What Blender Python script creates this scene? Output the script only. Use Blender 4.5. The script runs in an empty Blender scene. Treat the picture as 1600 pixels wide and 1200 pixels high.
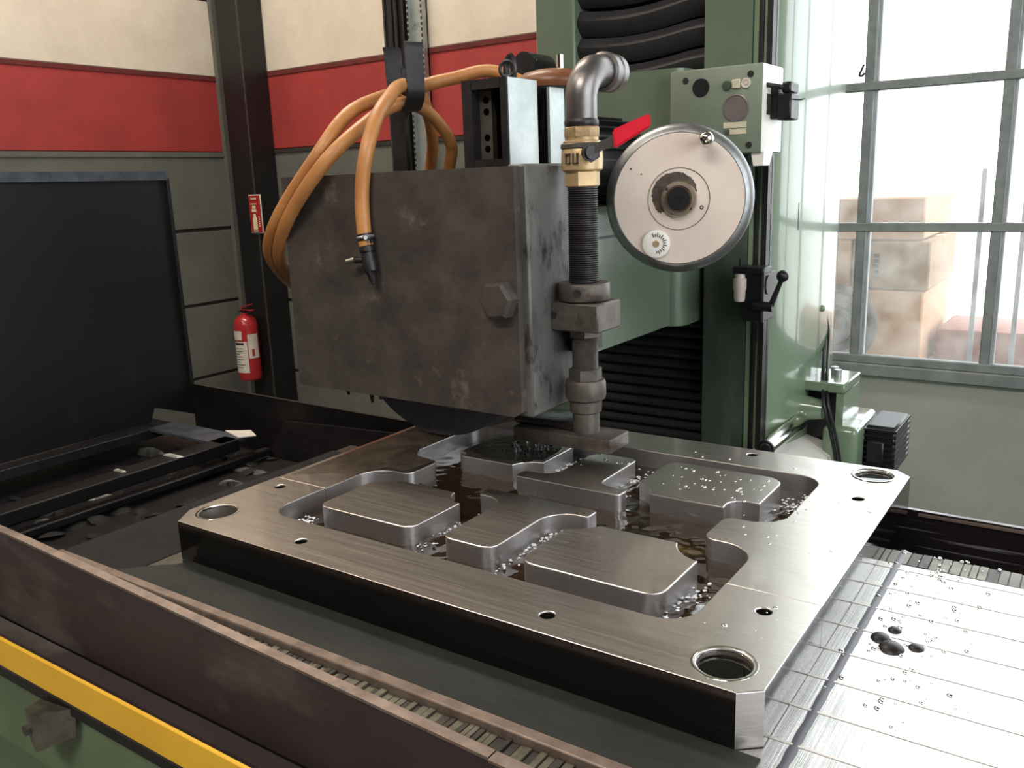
import bpy, bmesh, math, random
from mathutils import Vector, Matrix, noise
random.seed(7)
C = bpy.context.scene
Z0 = 1.05                      # height of the steel plate's top above the floor; z below is measured from it
# ---------------------------------------------------------------- camera
cam = bpy.data.cameras.new('camera'); camo = bpy.data.objects.new('camera', cam); C.collection.objects.link(camo)
cam.sensor_width = 36; cam.lens = 36 * 1358.55 / 1600; cam.clip_start = .02
_y, _p, _r = (math.radians(a) for a in (-34.81117, 13.17765, -2.04724))
_f = Vector((math.sin(_y) * math.cos(_p), math.cos(_y) * math.cos(_p), -math.sin(_p)))
_rt = Vector((math.cos(_y), -math.sin(_y), 0)); _up = _rt.cross(_f)
_R = _rt * math.cos(_r) + _up * math.sin(_r); _U = -_rt * math.sin(_r) + _up * math.cos(_r)
M4 = Matrix((_R, _U, -_f)).transposed().to_4x4(); M4.translation = Vector((.2532, -.7854, .5257 + Z0))
camo.matrix_world = M4; C.camera = camo
# ---------------------------------------------------------------- light and exposure
C.view_settings.view_transform = 'Standard'; C.view_settings.look = 'None'
C.view_settings.exposure = 0.25; C.view_settings.gamma = 1.0; C.view_settings.use_curve_mapping = False
W = bpy.data.worlds.new('sky'); C.world = W; W.use_nodes = True
W.node_tree.nodes['Background'].inputs[0].default_value = (.93, .97, 1, 1)
W.node_tree.nodes['Background'].inputs[1].default_value = 5.0
def area(name, loc, rot, sx, sy, power, col=(1, 1, 1), portal=False):
    l = bpy.data.lights.new(name, 'AREA'); l.shape = 'RECTANGLE'; l.size = sx; l.size_y = sy; l.energy = power; l.color = col
    o = bpy.data.objects.new(name, l); C.collection.objects.link(o); o.location = (loc[0], loc[1], loc[2] + Z0); o.rotation_euler = rot
    if portal: l.cycles.is_portal = True
    return o
area('window_portal', (.92, 3.3, 1.45), (math.radians(-90), 0, 0), 5.2, 3.6, 1, portal=True)
area('window_portal', (3.85, -.5, 1.45), (0, math.radians(90), 0), 3.4, 4.2, 1, portal=True)
area('unseen_hall_lamp', (-3.0, 1.5, 4.2), (0, 0, 0), 2.8, .5, 120, (1, .89, .76))  # unseen ceiling lamp put in to brighten the left and back walls
area('unseen_hall_lamp', (-3.0, -1.6, 4.2), (0, 0, 0), 2.6, .5, 45, (1, .89, .74))  # weaker unseen lamp put in as fill
area('unseen_hall_lamp', (.2, -3.6, 4.2), (math.radians(30), 0, 0), 3.2, .8, 170, (1, .92, .82))  # unseen lamp put in behind the camera to fill the front faces
# ---------------------------------------------------------------- materials
def srgb(r, g, b):
    f = lambda c: (c / 255 / 12.92) if c <= 10 else ((c / 255 + .055) / 1.055) ** 2.4
    return (f(r), f(g), f(b), 1)
def mat(name, c1, c2=None, scale=6, rough=.5, metal=0, stretch=(1, 1, 1), bump=0, bscale=None, r2=None, spots=None, coat=0, detail=6, spec=.5, lo=.35, hi=.65):
    m = bpy.data.materials.new(name); m.use_nodes = True; nt = m.node_tree; N = nt.nodes; L = nt.links
    b = N['Principled BSDF']; b.inputs['Base Color'].default_value = c1; b.inputs['Roughness'].default_value = rough
    b.inputs['Metallic'].default_value = metal; b.inputs['Coat Weight'].default_value = coat; b.inputs['Coat Roughness'].default_value = .06
    b.inputs['Specular IOR Level'].default_value = spec
    tc = N.new('ShaderNodeTexCoord'); mp = N.new('ShaderNodeMapping'); mp.inputs['Scale'].default_value = stretch
    L.new(tc.outputs['Object'], mp.inputs['Vector'])
    def ns(s, d=detail):
        n = N.new('ShaderNodeTexNoise'); n.inputs['Scale'].default_value = s; n.inputs['Detail'].default_value = d; n.inputs['Roughness'].default_value = .65
        L.new(mp.outputs['Vector'], n.inputs['Vector']); return n.outputs['Fac']
    def ramp(src, a, c, p0, p1):
        r = N.new('ShaderNodeValToRGB'); r.color_ramp.elements[0].position = p0; r.color_ramp.elements[1].position = p1
        r.color_ramp.elements[0].color = a; r.color_ramp.elements[1].color = c; L.new(src, r.inputs['Fac']); return r.outputs['Color']
    col = None
    if c2 or r2 is not None: n1 = ns(scale)
    if c2: col = ramp(n1, c1, c2, lo, hi)
    if spots:
        sc, s_s, p0, p1 = spots
        f = ramp(ns(s_s, 8), (0, 0, 0, 1), (1, 1, 1, 1), p0, p1)
        mx = N.new('ShaderNodeMix'); mx.data_type = 'RGBA'; L.new(f, mx.inputs['Factor'])
        if col: L.new(col, mx.inputs['A'])
        else: mx.inputs['A'].default_value = c1
        mx.inputs['B'].default_value = sc; col = mx.outputs['Result']
    if col: L.new(col, b.inputs['Base Color'])
    if r2 is not None:
        rr = N.new('ShaderNodeMapRange'); rr.inputs['From Min'].default_value = .3; rr.inputs['From Max'].default_value = .7
        rr.inputs['To Min'].default_value = rough; rr.inputs['To Max'].default_value = r2; L.new(n1, rr.inputs['Value']); L.new(rr.outputs['Result'], b.inputs['Roughness'])
    if bump:
        bp = N.new('ShaderNodeBump'); bp.inputs['Strength'].default_value = bump; bp.inputs['Distance'].default_value = .003
        L.new(ns(bscale or scale * 4), bp.inputs['Height']); L.new(bp.outputs['Normal'], b.inputs['Normal'])
    return m
S = srgb
M = dict(
 cream=mat('cream_paint', S(222, 212, 196), S(205, 194, 178), 2.5, .75, bump=.15, bscale=60),
 red=mat('red_paint', S(168, 56, 54), S(148, 50, 48), 3, .7, bump=.15, bscale=60, spots=(S(120, 40, 38), 5, .62, .75)),
 greyw=mat('grey_wall_paint', S(104, 106, 98), S(88, 90, 84), 2.2, .8, bump=.2, bscale=60),
 greyw2=mat('bounce_lit_grey_wall', S(164, 168, 160), S(150, 154, 146), 2.2, .8, bump=.2, bscale=60),  # paler copy of the grey, bounced light painted in below the window
 joint=mat('joint_mortar', S(60, 52, 48), S(40, 38, 36), 8, .9),
 redjoint=mat('red_joint', S(110, 40, 36), S(84, 34, 32), 8, .9),
 concrete=mat('concrete', S(112, 112, 108), S(92, 92, 90), 3, .85, bump=.2),
 ceil=mat('ceiling_sheet', S(120, 116, 110), S(104, 100, 96), 2, .8), frontw=mat('dark_wall_paint', S(72, 70, 68), S(60, 58, 57), 2, .8),
 black=mat('black_paint', S(25, 24, 26), S(20, 20, 22), 4, .45, bump=.1),
 edge=mat('worn_black_edge', S(70, 66, 64), S(46, 45, 46), 20, .5),
 winframe=mat('grey_window_paint', S(134, 140, 142), S(112, 118, 120), 12, .55, bump=.2, bscale=60),
 green=mat('green_machine_paint', S(102, 116, 98), S(92, 106, 90), 3, .32, spots=(S(62, 72, 58), 4, .62, .8), coat=.3, bump=.04, bscale=30),
 greenl=mat('pale_green_paint', S(124, 144, 120), S(114, 134, 112), 2, .2, spots=(S(100, 116, 92), 3, .6, .8), coat=.8, stretch=(1, 1, .4)),
 greend=mat('dirty_green_paint', S(70, 82, 72), S(52, 60, 54), 5, .5, spots=(S(84, 90, 88), 6, .58, .7), stretch=(2, 2, .6)),
 bed=mat('bed_green_paint', S(104, 122, 92), S(90, 106, 80), 5, .5, spots=(S(50, 48, 40), 9, .64, .74)),
 bellow=mat('bellows_fabric', S(33, 33, 38), S(23, 23, 27), 14, .6, bump=.3),
 iron=mat('dirty_cast_iron', S(82, 75, 70), S(58, 52, 50), 11, .62, .2, spots=(S(134, 124, 108), 9, .60, .78), bump=.35, bscale=30),
 ironr=mat('bare_iron_side', S(126, 126, 124), S(74, 74, 74), 6, .5, .5, spots=(S(44, 40, 38), 22, .56, .66), bump=.3, bscale=40, stretch=(1, 1, .5)),
 zinc=mat('zinc_plate', S(190, 196, 196), S(150, 158, 158), 6, .42, .7, spots=(S(96, 98, 92), 8, .62, .75)),
 darksteel=mat('dark_steel', S(66, 64, 66), S(46, 45, 48), 10, .42, .7, bump=.2, bscale=60),
 pipe=mat('galvanised_pipe', S(132, 128, 128), S(96, 92, 92), 10, .36, .85, bump=.15, bscale=50),
 rust=mat('stained_pipe', S(106, 100, 95), S(76, 70, 66), 16, .5, .6, bump=.3, bscale=60, spots=(S(66, 50, 42), 20, .58, .7)),
 hosblk=mat('black_ribbed_hose', S(56, 52, 52), S(36, 34, 36), 10, .45, .3),
 brass=mat('old_brass', S(204, 178, 138), S(164, 136, 100), 14, .42, .45, spots=(S(84, 64, 48), 26, .58, .68), bump=.2),
 redplastic=mat('red_grip', S(214, 30, 52), S(196, 24, 44), 8, .32),
 orange=mat('orange_hose', S(196, 138, 82), S(172, 114, 64), 9, .42, spots=(S(110, 80, 52), 24, .62, .74)),
 brownpaint=mat('brown_cap_paint', S(140, 90, 58), S(108, 68, 46), 8, .35),
 chrome=mat('chrome', S(225, 222, 215), None, rough=.12, metal=1),
 rim=mat('turned_steel_rim', S(156, 158, 160), S(130, 132, 134), 30, .40, .9),
 dialw=mat('pale_dial_paint', S(222, 208, 200), S(208, 194, 184), 4, .45, spots=(S(176, 164, 152), 7, .66, .8)),
 grease=mat('grease_stain', S(96, 86, 78), S(60, 54, 50), 40, .5, .3),
 white=mat('white_plastic_and_glare', S(232, 230, 226), None, rough=.4),
 panel=mat('grey_green_panel', S(122, 134, 118), S(106, 118, 104), 5, .45, spots=(S(88, 98, 84), 6, .6, .75)),
 lens=mat('dull_lens', S(120, 112, 112), S(104, 98, 98), 10, .3),
 tag=mat('cream_tag', S(212, 206, 182), S(190, 184, 160), 20, .7),
 yellow=mat('yellow_paint', S(236, 186, 56), S(222, 170, 46), 5, .5, spots=(S(92, 76, 40), 30, .68, .74)),
 sludge=mat('black_sludge', S(27, 26, 26), S(19, 18, 19), 14, .7, .0, bump=.8, bscale=40, spec=.25),
 residue=mat('green_grey_residue', S(44, 46, 43), S(31, 33, 31), 7, .65, .0, bump=.3, bscale=40, spec=.3, stretch=(1, 2, 1)),
 tank=mat('oily_tank', S(34, 31, 31), S(22, 21, 23), 8, .4, .3, bump=.5, bscale=24, spots=(S(56, 48, 46), 12, .66, .78)),
 tanklip=mat('maroon_lip_paint', S(60, 49, 50), S(49, 40, 42), 4, .45, spots=(S(92, 84, 80), 3, .56, .75), stretch=(1, 1, 2)),
 lipedge=mat('worn_lip_edge', S(150, 134, 124), S(118, 104, 96), 30, .4, .6),
 lam=mat('chuck_lamination', S(120, 116, 104), S(84, 80, 70), 20, .45, .6),
 lamd=mat('chuck_lamination_dark', S(72, 68, 62), S(50, 48, 44), 20, .5, .5),
 hood=mat('dark_hood_paint', S(23, 22, 24), S(18, 18, 20), 3, .38, bump=.1, spots=(S(48, 40, 38), 4, .62, .8)),
 hoodedge=mat('hood_edge', S(92, 96, 104), S(66, 70, 78), 20, .4, .3),
 extred=mat('extinguisher_red', S(178, 42, 48), S(160, 36, 42), 6, .3, coat=.3),
 paper=mat('paper_label', S(214, 208, 198), S(198, 192, 184), 20, .6),
 ink=mat('black_ink', S(28, 26, 26), None, rough=.6),
 signred=mat('sign_red', S(160, 30, 34), None, rough=.5),
 signpale=mat('sign_pale', S(222, 216, 176), None, rough=.5),
 scrap=mat('pale_scrap', S(206, 204, 196), S(160, 156, 148), 20, .5, .3),
 card=mat('cardboard', S(178, 140, 108), S(164, 126, 96), 5, .8),
 cardd=mat('darker_cardboard', S(150, 124, 98), S(136, 110, 86), 5, .8),
 wood=mat('pallet_wood', S(190, 156, 104), S(160, 126, 82), 6, .8, stretch=(1, 8, 8)),
 rubber=mat('dull_rubber', S(76, 72, 72), S(60, 58, 58), 10, .7),
 yard=mat('bright_yard_concrete', S(206, 204, 198), S(190, 188, 182), 2, .9),
 metaldk=mat('motor_black', S(30, 31, 36), S(22, 23, 27), 6, .4, .2),
)
# ground steel with grinding lines along the table's travel
M['steel'] = mat('ground_steel', S(196, 190, 183), S(186, 179, 171), 3, .27, 1, stretch=(1.5, 90, 4), bump=.05, bscale=10, r2=.38, coat=.7, spots=(S(176, 164, 150), 2.2, .60, .80))
M['steelside'] = mat('milled_steel_side', S(210, 206, 206), S(190, 186, 186), 3, .34, 1, stretch=(2, 2, 260), bump=.10, bscale=4, r2=.44)
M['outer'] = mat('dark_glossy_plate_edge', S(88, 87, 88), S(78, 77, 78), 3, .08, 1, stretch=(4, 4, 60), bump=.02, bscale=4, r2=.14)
M['chuck'] = mat('wet_chuck_steel', S(176, 174, 170), S(150, 148, 144), 3, .09, .95, stretch=(110, 1.5, 4), bump=.1, bscale=6, r2=.2, coat=.4, spots=(S(120, 120, 112), 2.2, .60, .80))
M['pole'] = mat('chuck_pole_line', S(196, 190, 184), None, rough=.35, metal=.6)
def liquid(name, col, rough=.03):
    m = mat(name, col, None, rough=rough); b = m.node_tree.nodes['Principled BSDF']; b.inputs['IOR'].default_value = 1.36
    return m
M['coolant'] = mat('brown_coolant', S(46, 32, 20), S(30, 22, 15), 9, .04, spec=.6, spots=(S(92, 74, 40), 6, .60, .72))
M['oilfilm'] = mat('black_oil_film', S(22, 20, 20), None, rough=.05, spec=.7, bump=.6, bscale=60)
def glassmat(name, tint, trans=1.0):
    m = bpy.data.materials.new(name); m.use_nodes = True; nt = m.node_tree; N = nt.nodes; L = nt.links
    N.remove(N['Principled BSDF']); out = N['Material Output']
    t = N.new('ShaderNodeBsdfTransparent'); t.inputs[0].default_value = tint
    g = N.new('ShaderNodeBsdfGlossy'); g.inputs['Roughness'].default_value = .03
    fr = N.new('ShaderNodeFresnel'); fr.inputs['IOR'].default_value = 1.3
    mx = N.new('ShaderNodeMixShader'); L.new(fr.outputs[0], mx.inputs[0]); L.new(t.outputs[0], mx.inputs[1]); L.new(g.outputs[0], mx.inputs[2])
    d = N.new('ShaderNodeBsdfTranslucent'); d.inputs[0].default_value = (.85, .84, .8, 1)
    nz = N.new('ShaderNodeTexNoise'); nz.inputs['Scale'].default_value = 5; nz.inputs['Detail'].default_value = 6
    mr = N.new('ShaderNodeMapRange'); mr.inputs['From Min'].default_value = .35; mr.inputs['From Max'].default_value = .75; mr.inputs['To Max'].default_value = .16; mr.inputs['To Min'].default_value = .03
    L.new(nz.outputs['Fac'], mr.inputs['Value'])
    m2 = N.new('ShaderNodeMixShader'); L.new(mr.outputs[0], m2.inputs[0]); L.new(mx.outputs[0], m2.inputs[1]); L.new(d.outputs[0], m2.inputs[2])
    L.new(m2.outputs[0], out.inputs['Surface']); return m
M['glass'] = glassmat('dusty_window_glass', (.94, .95, .95, 1))
def dropmat():
    m = bpy.data.materials.new('clear_water'); m.use_nodes = True; b = m.node_tree.nodes['Principled BSDF']
    b.inputs['Base Color'].default_value = (1, 1, 1, 1); b.inputs['Transmission Weight'].default_value = 1; b.inputs['IOR'].default_value = 1.33; b.inputs['Roughness'].default_value = .02
    return m
M['water'] = dropmat()
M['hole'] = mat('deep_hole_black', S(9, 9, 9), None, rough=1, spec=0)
M['blackwater'] = mat('black_coolant', S(10, 9, 9), None, rough=.02, spec=.35)
M['drop'] = mat('wet_bead', S(206, 206, 206), None, rough=.04, metal=1)
# ---------------------------------------------------------------- mesh helpers (z measured from the plate's top)
OFF = {}
def fillet(pts, n=6):
    out = []; k = len(pts)
    for i in range(k):
        p = pts[i]; r = p[2] if len(p) > 2 else 0
        P = Vector(p[:2]); A = Vector(pts[i - 1][:2]); B = Vector(pts[(i + 1) % k][:2])
        if r <= 0: out.append((P.x, P.y)); continue
        u = (A - P).normalized(); v = (B - P).normalized(); a = u.angle(v) / 2
        d = r / math.tan(a); c = P + (u + v).normalized() * (r / math.sin(a))
        s = P + u * d - c; e = P + v * d - c
        a0 = math.atan2(s.y, s.x); da = math.atan2(e.y, e.x) - a0
        while da > math.pi: da -= 2 * math.pi
        while da < -math.pi: da += 2 * math.pi
        for j in range(n + 1):
            t = a0 + da * j / n; out.append((c.x + r * math.cos(t), c.y + r * math.sin(t)))
    return out
def circ(cx, cy, r, n=32): return [(cx + r * math.cos(2 * math.pi * i / n), cy + r * math.sin(2 * math.pi * i / n)) for i in range(n)]
class MB:
    def __init__(s): s.b = bmesh.new()
    def v(s, p): return s.b.verts.new((p[0], p[1], p[2] + Z0))
    def face(s, vs):
        try: return s.b.faces.new(vs)
        except ValueError: return None
    def quad(s, *ps): return s.face([s.v(p) for p in ps])
    def box(s, x0, x1, y0, y1, z0, z1, bev=0, seg=2, rz=0):
        vs = [s.v((x, y, z)) for x in (x0, x1) for y in (y0, y1) for z in (z0, z1)]
        fs = [s.face([vs[i] for i in q]) for q in ((0, 1, 3, 2), (4, 6, 7, 5), (0, 4, 5, 1), (2, 3, 7, 6), (0, 2, 6, 4), (1, 5, 7, 3))]
        if rz:
            c = Vector(((x0 + x1) / 2, (y0 + y1) / 2, 0)); bmesh.ops.rotate(s.b, verts=vs, cent=c, matrix=Matrix.Rotation(rz, 3, 'Z'))
        if bev:
            es = list({e for f in fs for e in f.edges}); bmesh.ops.bevel(s.b, geom=es, offset=bev, segments=seg, affect='EDGES', profile=.5)
        return s
    def hull8(s, bottom, top):
        a = [s.v(p) for p in bottom]; b = [s.v(p) for p in top]; n = len(a)
        s.face(a[::-1]); s.face(b)
        for i in range(n): s.face([a[i], a[(i + 1) % n], b[(i + 1) % n], b[i]])
        return s
    def prism(s, poly, lo, hi, axis='z'):
        f = {'z': lambda p, h: (p[0], p[1], h), 'y': lambda p, h: (p[0], h, p[1]), 'x': lambda p, h: (h, p[0], p[1])}[axis]
        return s.hull8([f(p, lo) for p in poly], [f(p, hi) for p in poly])
    def lathe(s, c, axis, prof, n=28, rot=0, cap=True):
        ax = Vector(axis).normalized(); t = Vector((1, 0, 0)) if abs(ax.x) < .9 else Vector((0, 1, 0))
        u = ax.cross(t).normalized(); w = ax.cross(u); c = Vector(c); rings = []
        for r, h in prof:
            if r < 1e-6: rings.append([s.v(c + ax * h)]); continue
            rings.append([s.v(c + ax * h + (u * math.cos(rot + 2 * math.pi * i / n) + w * math.sin(rot + 2 * math.pi * i / n)) * r) for i in range(n)])
        for a, b in zip(rings, rings[1:]):
            if len(a) == 1 and len(b) == 1: continue
            for i in range(n):
                j = (i + 1) % n
                if len(a) == 1: s.face([a[0], b[i], b[j]])
                elif len(b) == 1: s.face([a[i], a[j], b[0]])
                else: s.face([a[i], a[j], b[j], b[i]])
        for q in (rings[0], rings[-1]) if cap else ():
            if len(q) > 1: s.face(q)
        return s
    def cyl(s, p0, p1, r, r1=None, n=24, rot=0):
        d = Vector(p1) - Vector(p0); return s.lathe(p0, d, [(r, 0), (r if r1 is None else r1, d.length)], n, rot)
    def ball(s, c, r, n=16, sc=1):
        return s.lathe(c, (0, 0, 1), [(r * math.sin(math.pi * i / 10), -r * sc * math.cos(math.pi * i / 10)) for i in range(11)], n)
    def torus(s, c, axis, R, r, n=32, m=8):
        ax = Vector(axis).normalized(); t = Vector((1, 0, 0)) if abs(ax.x) < .9 else Vector((0, 1, 0)); u = ax.cross(t).normalized(); w = ax.cross(u); c = Vector(c)
        rg = []
        for i in range(n):
            d = u * math.cos(2 * math.pi * i / n) + w * math.sin(2 * math.pi * i / n)
            rg.append([s.v(c + d * (R + r * math.cos(2 * math.pi * j / m)) + ax * r * math.sin(2 * math.pi * j / m)) for j in range(m)])
        for i in range(n):
            for j in range(m): s.face([rg[i][j], rg[(i + 1) % n][j], rg[(i + 1) % n][(j + 1) % m], rg[i][(j + 1) % m]])
        return s
    def tube(s, pts, r, n=12, sub=6, smooth=True):
        P = [Vector(p) for p in pts]
        if smooth:
            Q = []
            for i in range(len(P) - 1):
                a, b, c, d = P[max(i - 1, 0)], P[i], P[i + 1], P[min(i + 2, len(P) - 1)]
                for k in range(sub):
                    t = k / sub; Q.append(.5 * ((2 * b) + (c - a) * t + (2 * a - 5 * b + 4 * c - d) * t * t + (3 * b - a - 3 * c + d) * t ** 3))
            P = Q + [P[-1]]
        tg = [(P[min(i + 1, len(P) - 1)] - P[max(i - 1, 0)]).normalized() for i in range(len(P))]
        u = tg[0].orthogonal().normalized(); rings = []
        for p, t in zip(P, tg):
            u = (u - t * u.dot(t)).normalized(); w = t.cross(u)
            rings.append([s.v(p + (u * math.cos(2 * math.pi * j / n) + w * math.sin(2 * math.pi * j / n)) * r) for j in range(n)])
        for a, b in zip(rings, rings[1:]):
            for j in range(n): s.face([a[j], a[(j + 1) % n], b[(j + 1) % n], b[j]])
        s.face(rings[0][::-1]); s.face(rings[-1]); return s
    def build(s, name, m, parent=None, label=None, ang=38):
        bmesh.ops.recalc_face_normals(s.b, faces=s.b.faces)
        me = bpy.data.meshes.new(name)
        s.b.to_mesh(me); s.b.free()
        return finish(me, name, m, parent, label, ang)
def finish(me, name, m, parent=None, label=None, ang=38):
    for p in me.polygons: p.use_smooth = True
    me.set_sharp_from_angle(angle=math.radians(ang))
    me.materials.append(M[m] if isinstance(m, str) else m)
    o = bpy.data.objects.new(name, me); C.collection.objects.link(o)
    if parent is None:
        xs = [v.co for v in me.vertices]; lo = Vector([min(v[i] for v in xs) for i in range(3)]); hi = Vector([max(v[i] for v in xs) for i in range(3)])
        L = Vector(((lo.x + hi.x) / 2, (lo.y + hi.y) / 2, lo.z)); o.location = L
    else:
        L = OFF[parent.name]; o.parent = parent
    me.transform(Matrix.Translation(-L)); OFF[o.name] = L
    if label: o['label'] = label
    return o
def thing(name, label, cat, loc, group=None):
    o = bpy.data.objects.new(name, None); C.collection.objects.link(o); o.empty_display_size = .05
    o.location = (loc[0], loc[1], loc[2] + Z0); OFF[o.name] = Vector(o.location); return tag(o, label, cat, group)
def tag(o, label, cat, group=None, kind=None):
    o['label'] = label; o['category'] = cat
    if group: o['group'] = group
    if kind: o['kind'] = kind
    return o
def struct(o, label=None, cat=None):
    o['kind'] = 'structure'
    if label: o['label'] = label
    if cat: o['category'] = cat
    return o
def sroot(name, label, cat, loc):
    return struct(thing(name, label, cat, loc))
def solid(name, outer, holes, z0, z1, bev, m, parent, label=None):
    cu = bpy.data.curves.new(name, 'CURVE'); cu.dimensions = '2D'; cu.fill_mode = 'BOTH'
    cu.extrude = (z1 - z0) / 2 - bev; cu.bevel_depth = bev; cu.bevel_resolution = 1; cu.offset = -bev
    for poly in [outer] + holes:
        sp = cu.splines.new('POLY'); sp.points.add(len(poly) - 1); sp.use_cyclic_u = True
        for q, p in zip(sp.points, poly): q.co = (p[0], p[1], 0, 1)
    o = bpy.data.objects.new('temporary', cu); C.collection.objects.link(o)
    dg = bpy.context.evaluated_depsgraph_get(); me = bpy.data.meshes.new_from_object(o.evaluated_get(dg))
    bpy.data.objects.remove(o); bpy.data.curves.remove(cu); me.name = name; me.materials.clear()
    me.transform(Matrix.Translation((0, 0, (z0 + z1) / 2 + Z0)))
    bm = bmesh.new(); bm.from_mesh(me); bmesh.ops.remove_doubles(bm, verts=bm.verts, dist=1e-5); bm.to_mesh(me); bm.free()
    return finish(me, name, m, parent, label, 14)
def two_mats(o, m2, test):
    o.data.materials.append(M[m2])
    for p in o.data.polygons:
        if test(p): p.material_index = 1
def copy(o, loc, label=None):
    r = o.copy(); C.collection.objects.link(r); r.location = loc
    if label: r['label'] = label
    for ch in o.children:
        c = ch.copy(); C.collection.objects.link(c); c.parent = r
        for g in ch.children:
            d = g.copy(); C.collection.objects.link(d); d.parent = c
    return r
F0 = -1.05
# ================================================================ the hall
WY = 3.2; WX = -4.75; XR = 3.7; YF = -7.0; ZC = 4.4
struct(MB().box(WX - .3, XR + .3, YF - .3, WY + .3, F0 - .2, F0).build('floor', 'concrete'))
struct(MB().box(WX - .3, XR + .3, YF - .3, WY + .3, ZC, ZC + .15).build('ceiling', 'ceil'))
struct(MB().box(WX - .3, XR + .3, YF - .3, YF, F0, ZC).build('wall_front', 'frontw'))
wr = sroot('wall_right', 'cream right wall of the hall with an added long window opening', 'wall', (XR + .1, -2, F0))
for k, (a, b, c, d) in enumerate(((YF, -2.6, F0, ZC), (1.6, WY, F0, ZC), (-2.6, 1.6, F0, -.25), (-2.6, 1.6, 3.15, ZC))):
    MB().box(XR, XR + .2, a, b, c, d).build('wall_section', 'cream', wr)
zj = [F0, -.705, -.215, .275, .767, 1.245, 1.728, 2.21, 2.69, 3.18, 3.67, ZC]
def panelcol(i): return 'greyw' if i < 4 else 'red' if i == 4 else 'cream'
wl = sroot('wall_left', 'left wall of horizontal panels, cream over a red band over grey', 'wall', (WX, -2, F0))
MB().box(WX - .2, WX - .012, YF, WY + .2, F0, ZC).build('joint_backing', 'joint', wl)
for i in range(len(zj) - 1):
    MB().box(WX - .1, WX, YF, WY, zj[i] + .009, zj[i + 1] - .009, .006, 1).build('wall_panel', panelcol(i), wl)
wb = sroot('wall_back', 'back wall of horizontal panels, cream over a red band over grey', 'wall', (-3, WY, F0))
X0, X1 = -1.68, 3.49          # window opening
MB().box(WX - .1, X0, WY + .012, WY + .2, F0, ZC).build('joint_backing', 'joint', wb)
for i in range(len(zj) - 1):
    MB().box(WX - .05, X0, WY, WY + .1, zj[i] + .009, zj[i + 1] - .009, .006, 1).build('wall_panel', panelcol(i), wb)
MB().box(WX, X0, WY - .006, WY + .02, 1.228, 1.252).build('band_edge', 'redjoint', wb)
MB().box(WX - .02, WX + .006, YF, WY, 1.228, 1.252).build('band_edge', 'redjoint', wl)
MB().box(WX, X0, WY - .008, WY + .02, .752, .775).build('band_edge', 'joint', wb)
MB().box(WX - .02, WX + .008, YF, WY, .745, .775).build('band_edge', 'greyw', wl)
MB().box(X0, XR, WY, WY + .2, F0, -.366).build('sill_wall', 'greyw2', wb)
MB().box(X0, XR, WY, WY + .2, 3.2, ZC).build('lintel_wall', 'cream', wb)
MB().box(X1, XR, WY, WY + .2, -.366, 3.2).build('pier', 'cream', wb)
# window in the back wall
wn = sroot('window_1', 'large steel framed factory window with many small panes', 'window', (1.5, WY, -.37))
xs = [-1.68 + .513 * i for i in range(11)]; xs = [-.655 + .513 * (i - 2) for i in range(11)]
zs = [-.298, .277, .853, 1.43, 2.006, 2.582, 3.158]
XA, XB = xs[0], xs[-1]
for x in xs: MB().box(x - .019, x + .019, WY - .01, WY + .03, -.33, 3.19, .004, 1).build('mullion', 'winframe', wn)
for x in xs: MB().box(x + .012, x + .030, WY + .03, WY + .06, -.33, 3.19).build('glazing_bead', 'winframe', wn)
for z in zs: MB().box(XA - .02, XB + .02, WY - .014, WY + .026, z - .0185, z + .0185, .004, 1).build('rail', 'winframe', wn)
MB().box(X0, X1, WY - .03, WY + .2, -.368, -.316, .004, 1).build('window_sill', 'winframe', wn)
MB().box(X0 - .05, XA - .015, WY, WY + .1, -.366, 3.2).build('jamb', 'winframe', wn)
pane = None
for i in range(len(xs) - 1):
    for k in range(len(zs) - 1):
        MB().box(xs[i] + .019, xs[i + 1] - .019, WY + .012, WY + .016, zs[k] + .018, zs[k + 1] - .018).build('pane', 'glass', wn)
h = MB().tube([(-.766, WY - .015, .778), (-.764, WY - .05, .775), (-.768, WY - .055, .68), (-.770, WY - .015, .678)], .010, sub=3).build('window_handle', 'darksteel', wn)
MB().tube([(-.677, WY - .02, .94), (-.684, WY - .03, .915), (-.690, WY - .03, .90), (-.680, WY - .03, .895), (-.674, WY - .02, .905)], .005, sub=3).build('window_latch', 'darksteel', wn)
w2 = sroot('added_side_window', 'unseen long window added in the right wall', 'window', (XR + .05, -.5, -.25))  # unseen window added to bring light in from the right
for k in range(8):
    y = -2.6 + .6 * k; MB().box(XR + .02, XR + .07, y - .02, y + .02, -.25, 3.15).build('mullion', 'winframe', w2)
for z in (-.23, .6, 1.45, 2.3, 3.13): MB().box(XR + .02, XR + .07, -2.6, 1.6, z - .02, z + .02).build('rail', 'winframe', w2)
MB().box(XR + .04, XR + .045, -2.6, 1.6, -.25, 3.15).build('pane', 'glass', w2)
struct(MB().box(WX, WX + .035, WY - .09, WY - .055, F0, ZC).build('trim_1', 'greyw'))
# steel column in the corner
col = thing('steel_column', 'black painted steel column standing in the corner of the hall', 'column', (-4.43, 3.1, F0))
MB().box(-4.535, -4.333, 3.0, 3.19, F0, ZC - .001).build('column_shaft', 'black', col)
MB().box(-4.338, -4.329, 2.996, 3.004, F0, ZC - .001).build('column_edge', 'edge', col)
MB().box(-4.60, -4.28, 2.94, 3.19, F0, F0 + .02).build('base_plate', 'black', col)
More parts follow.
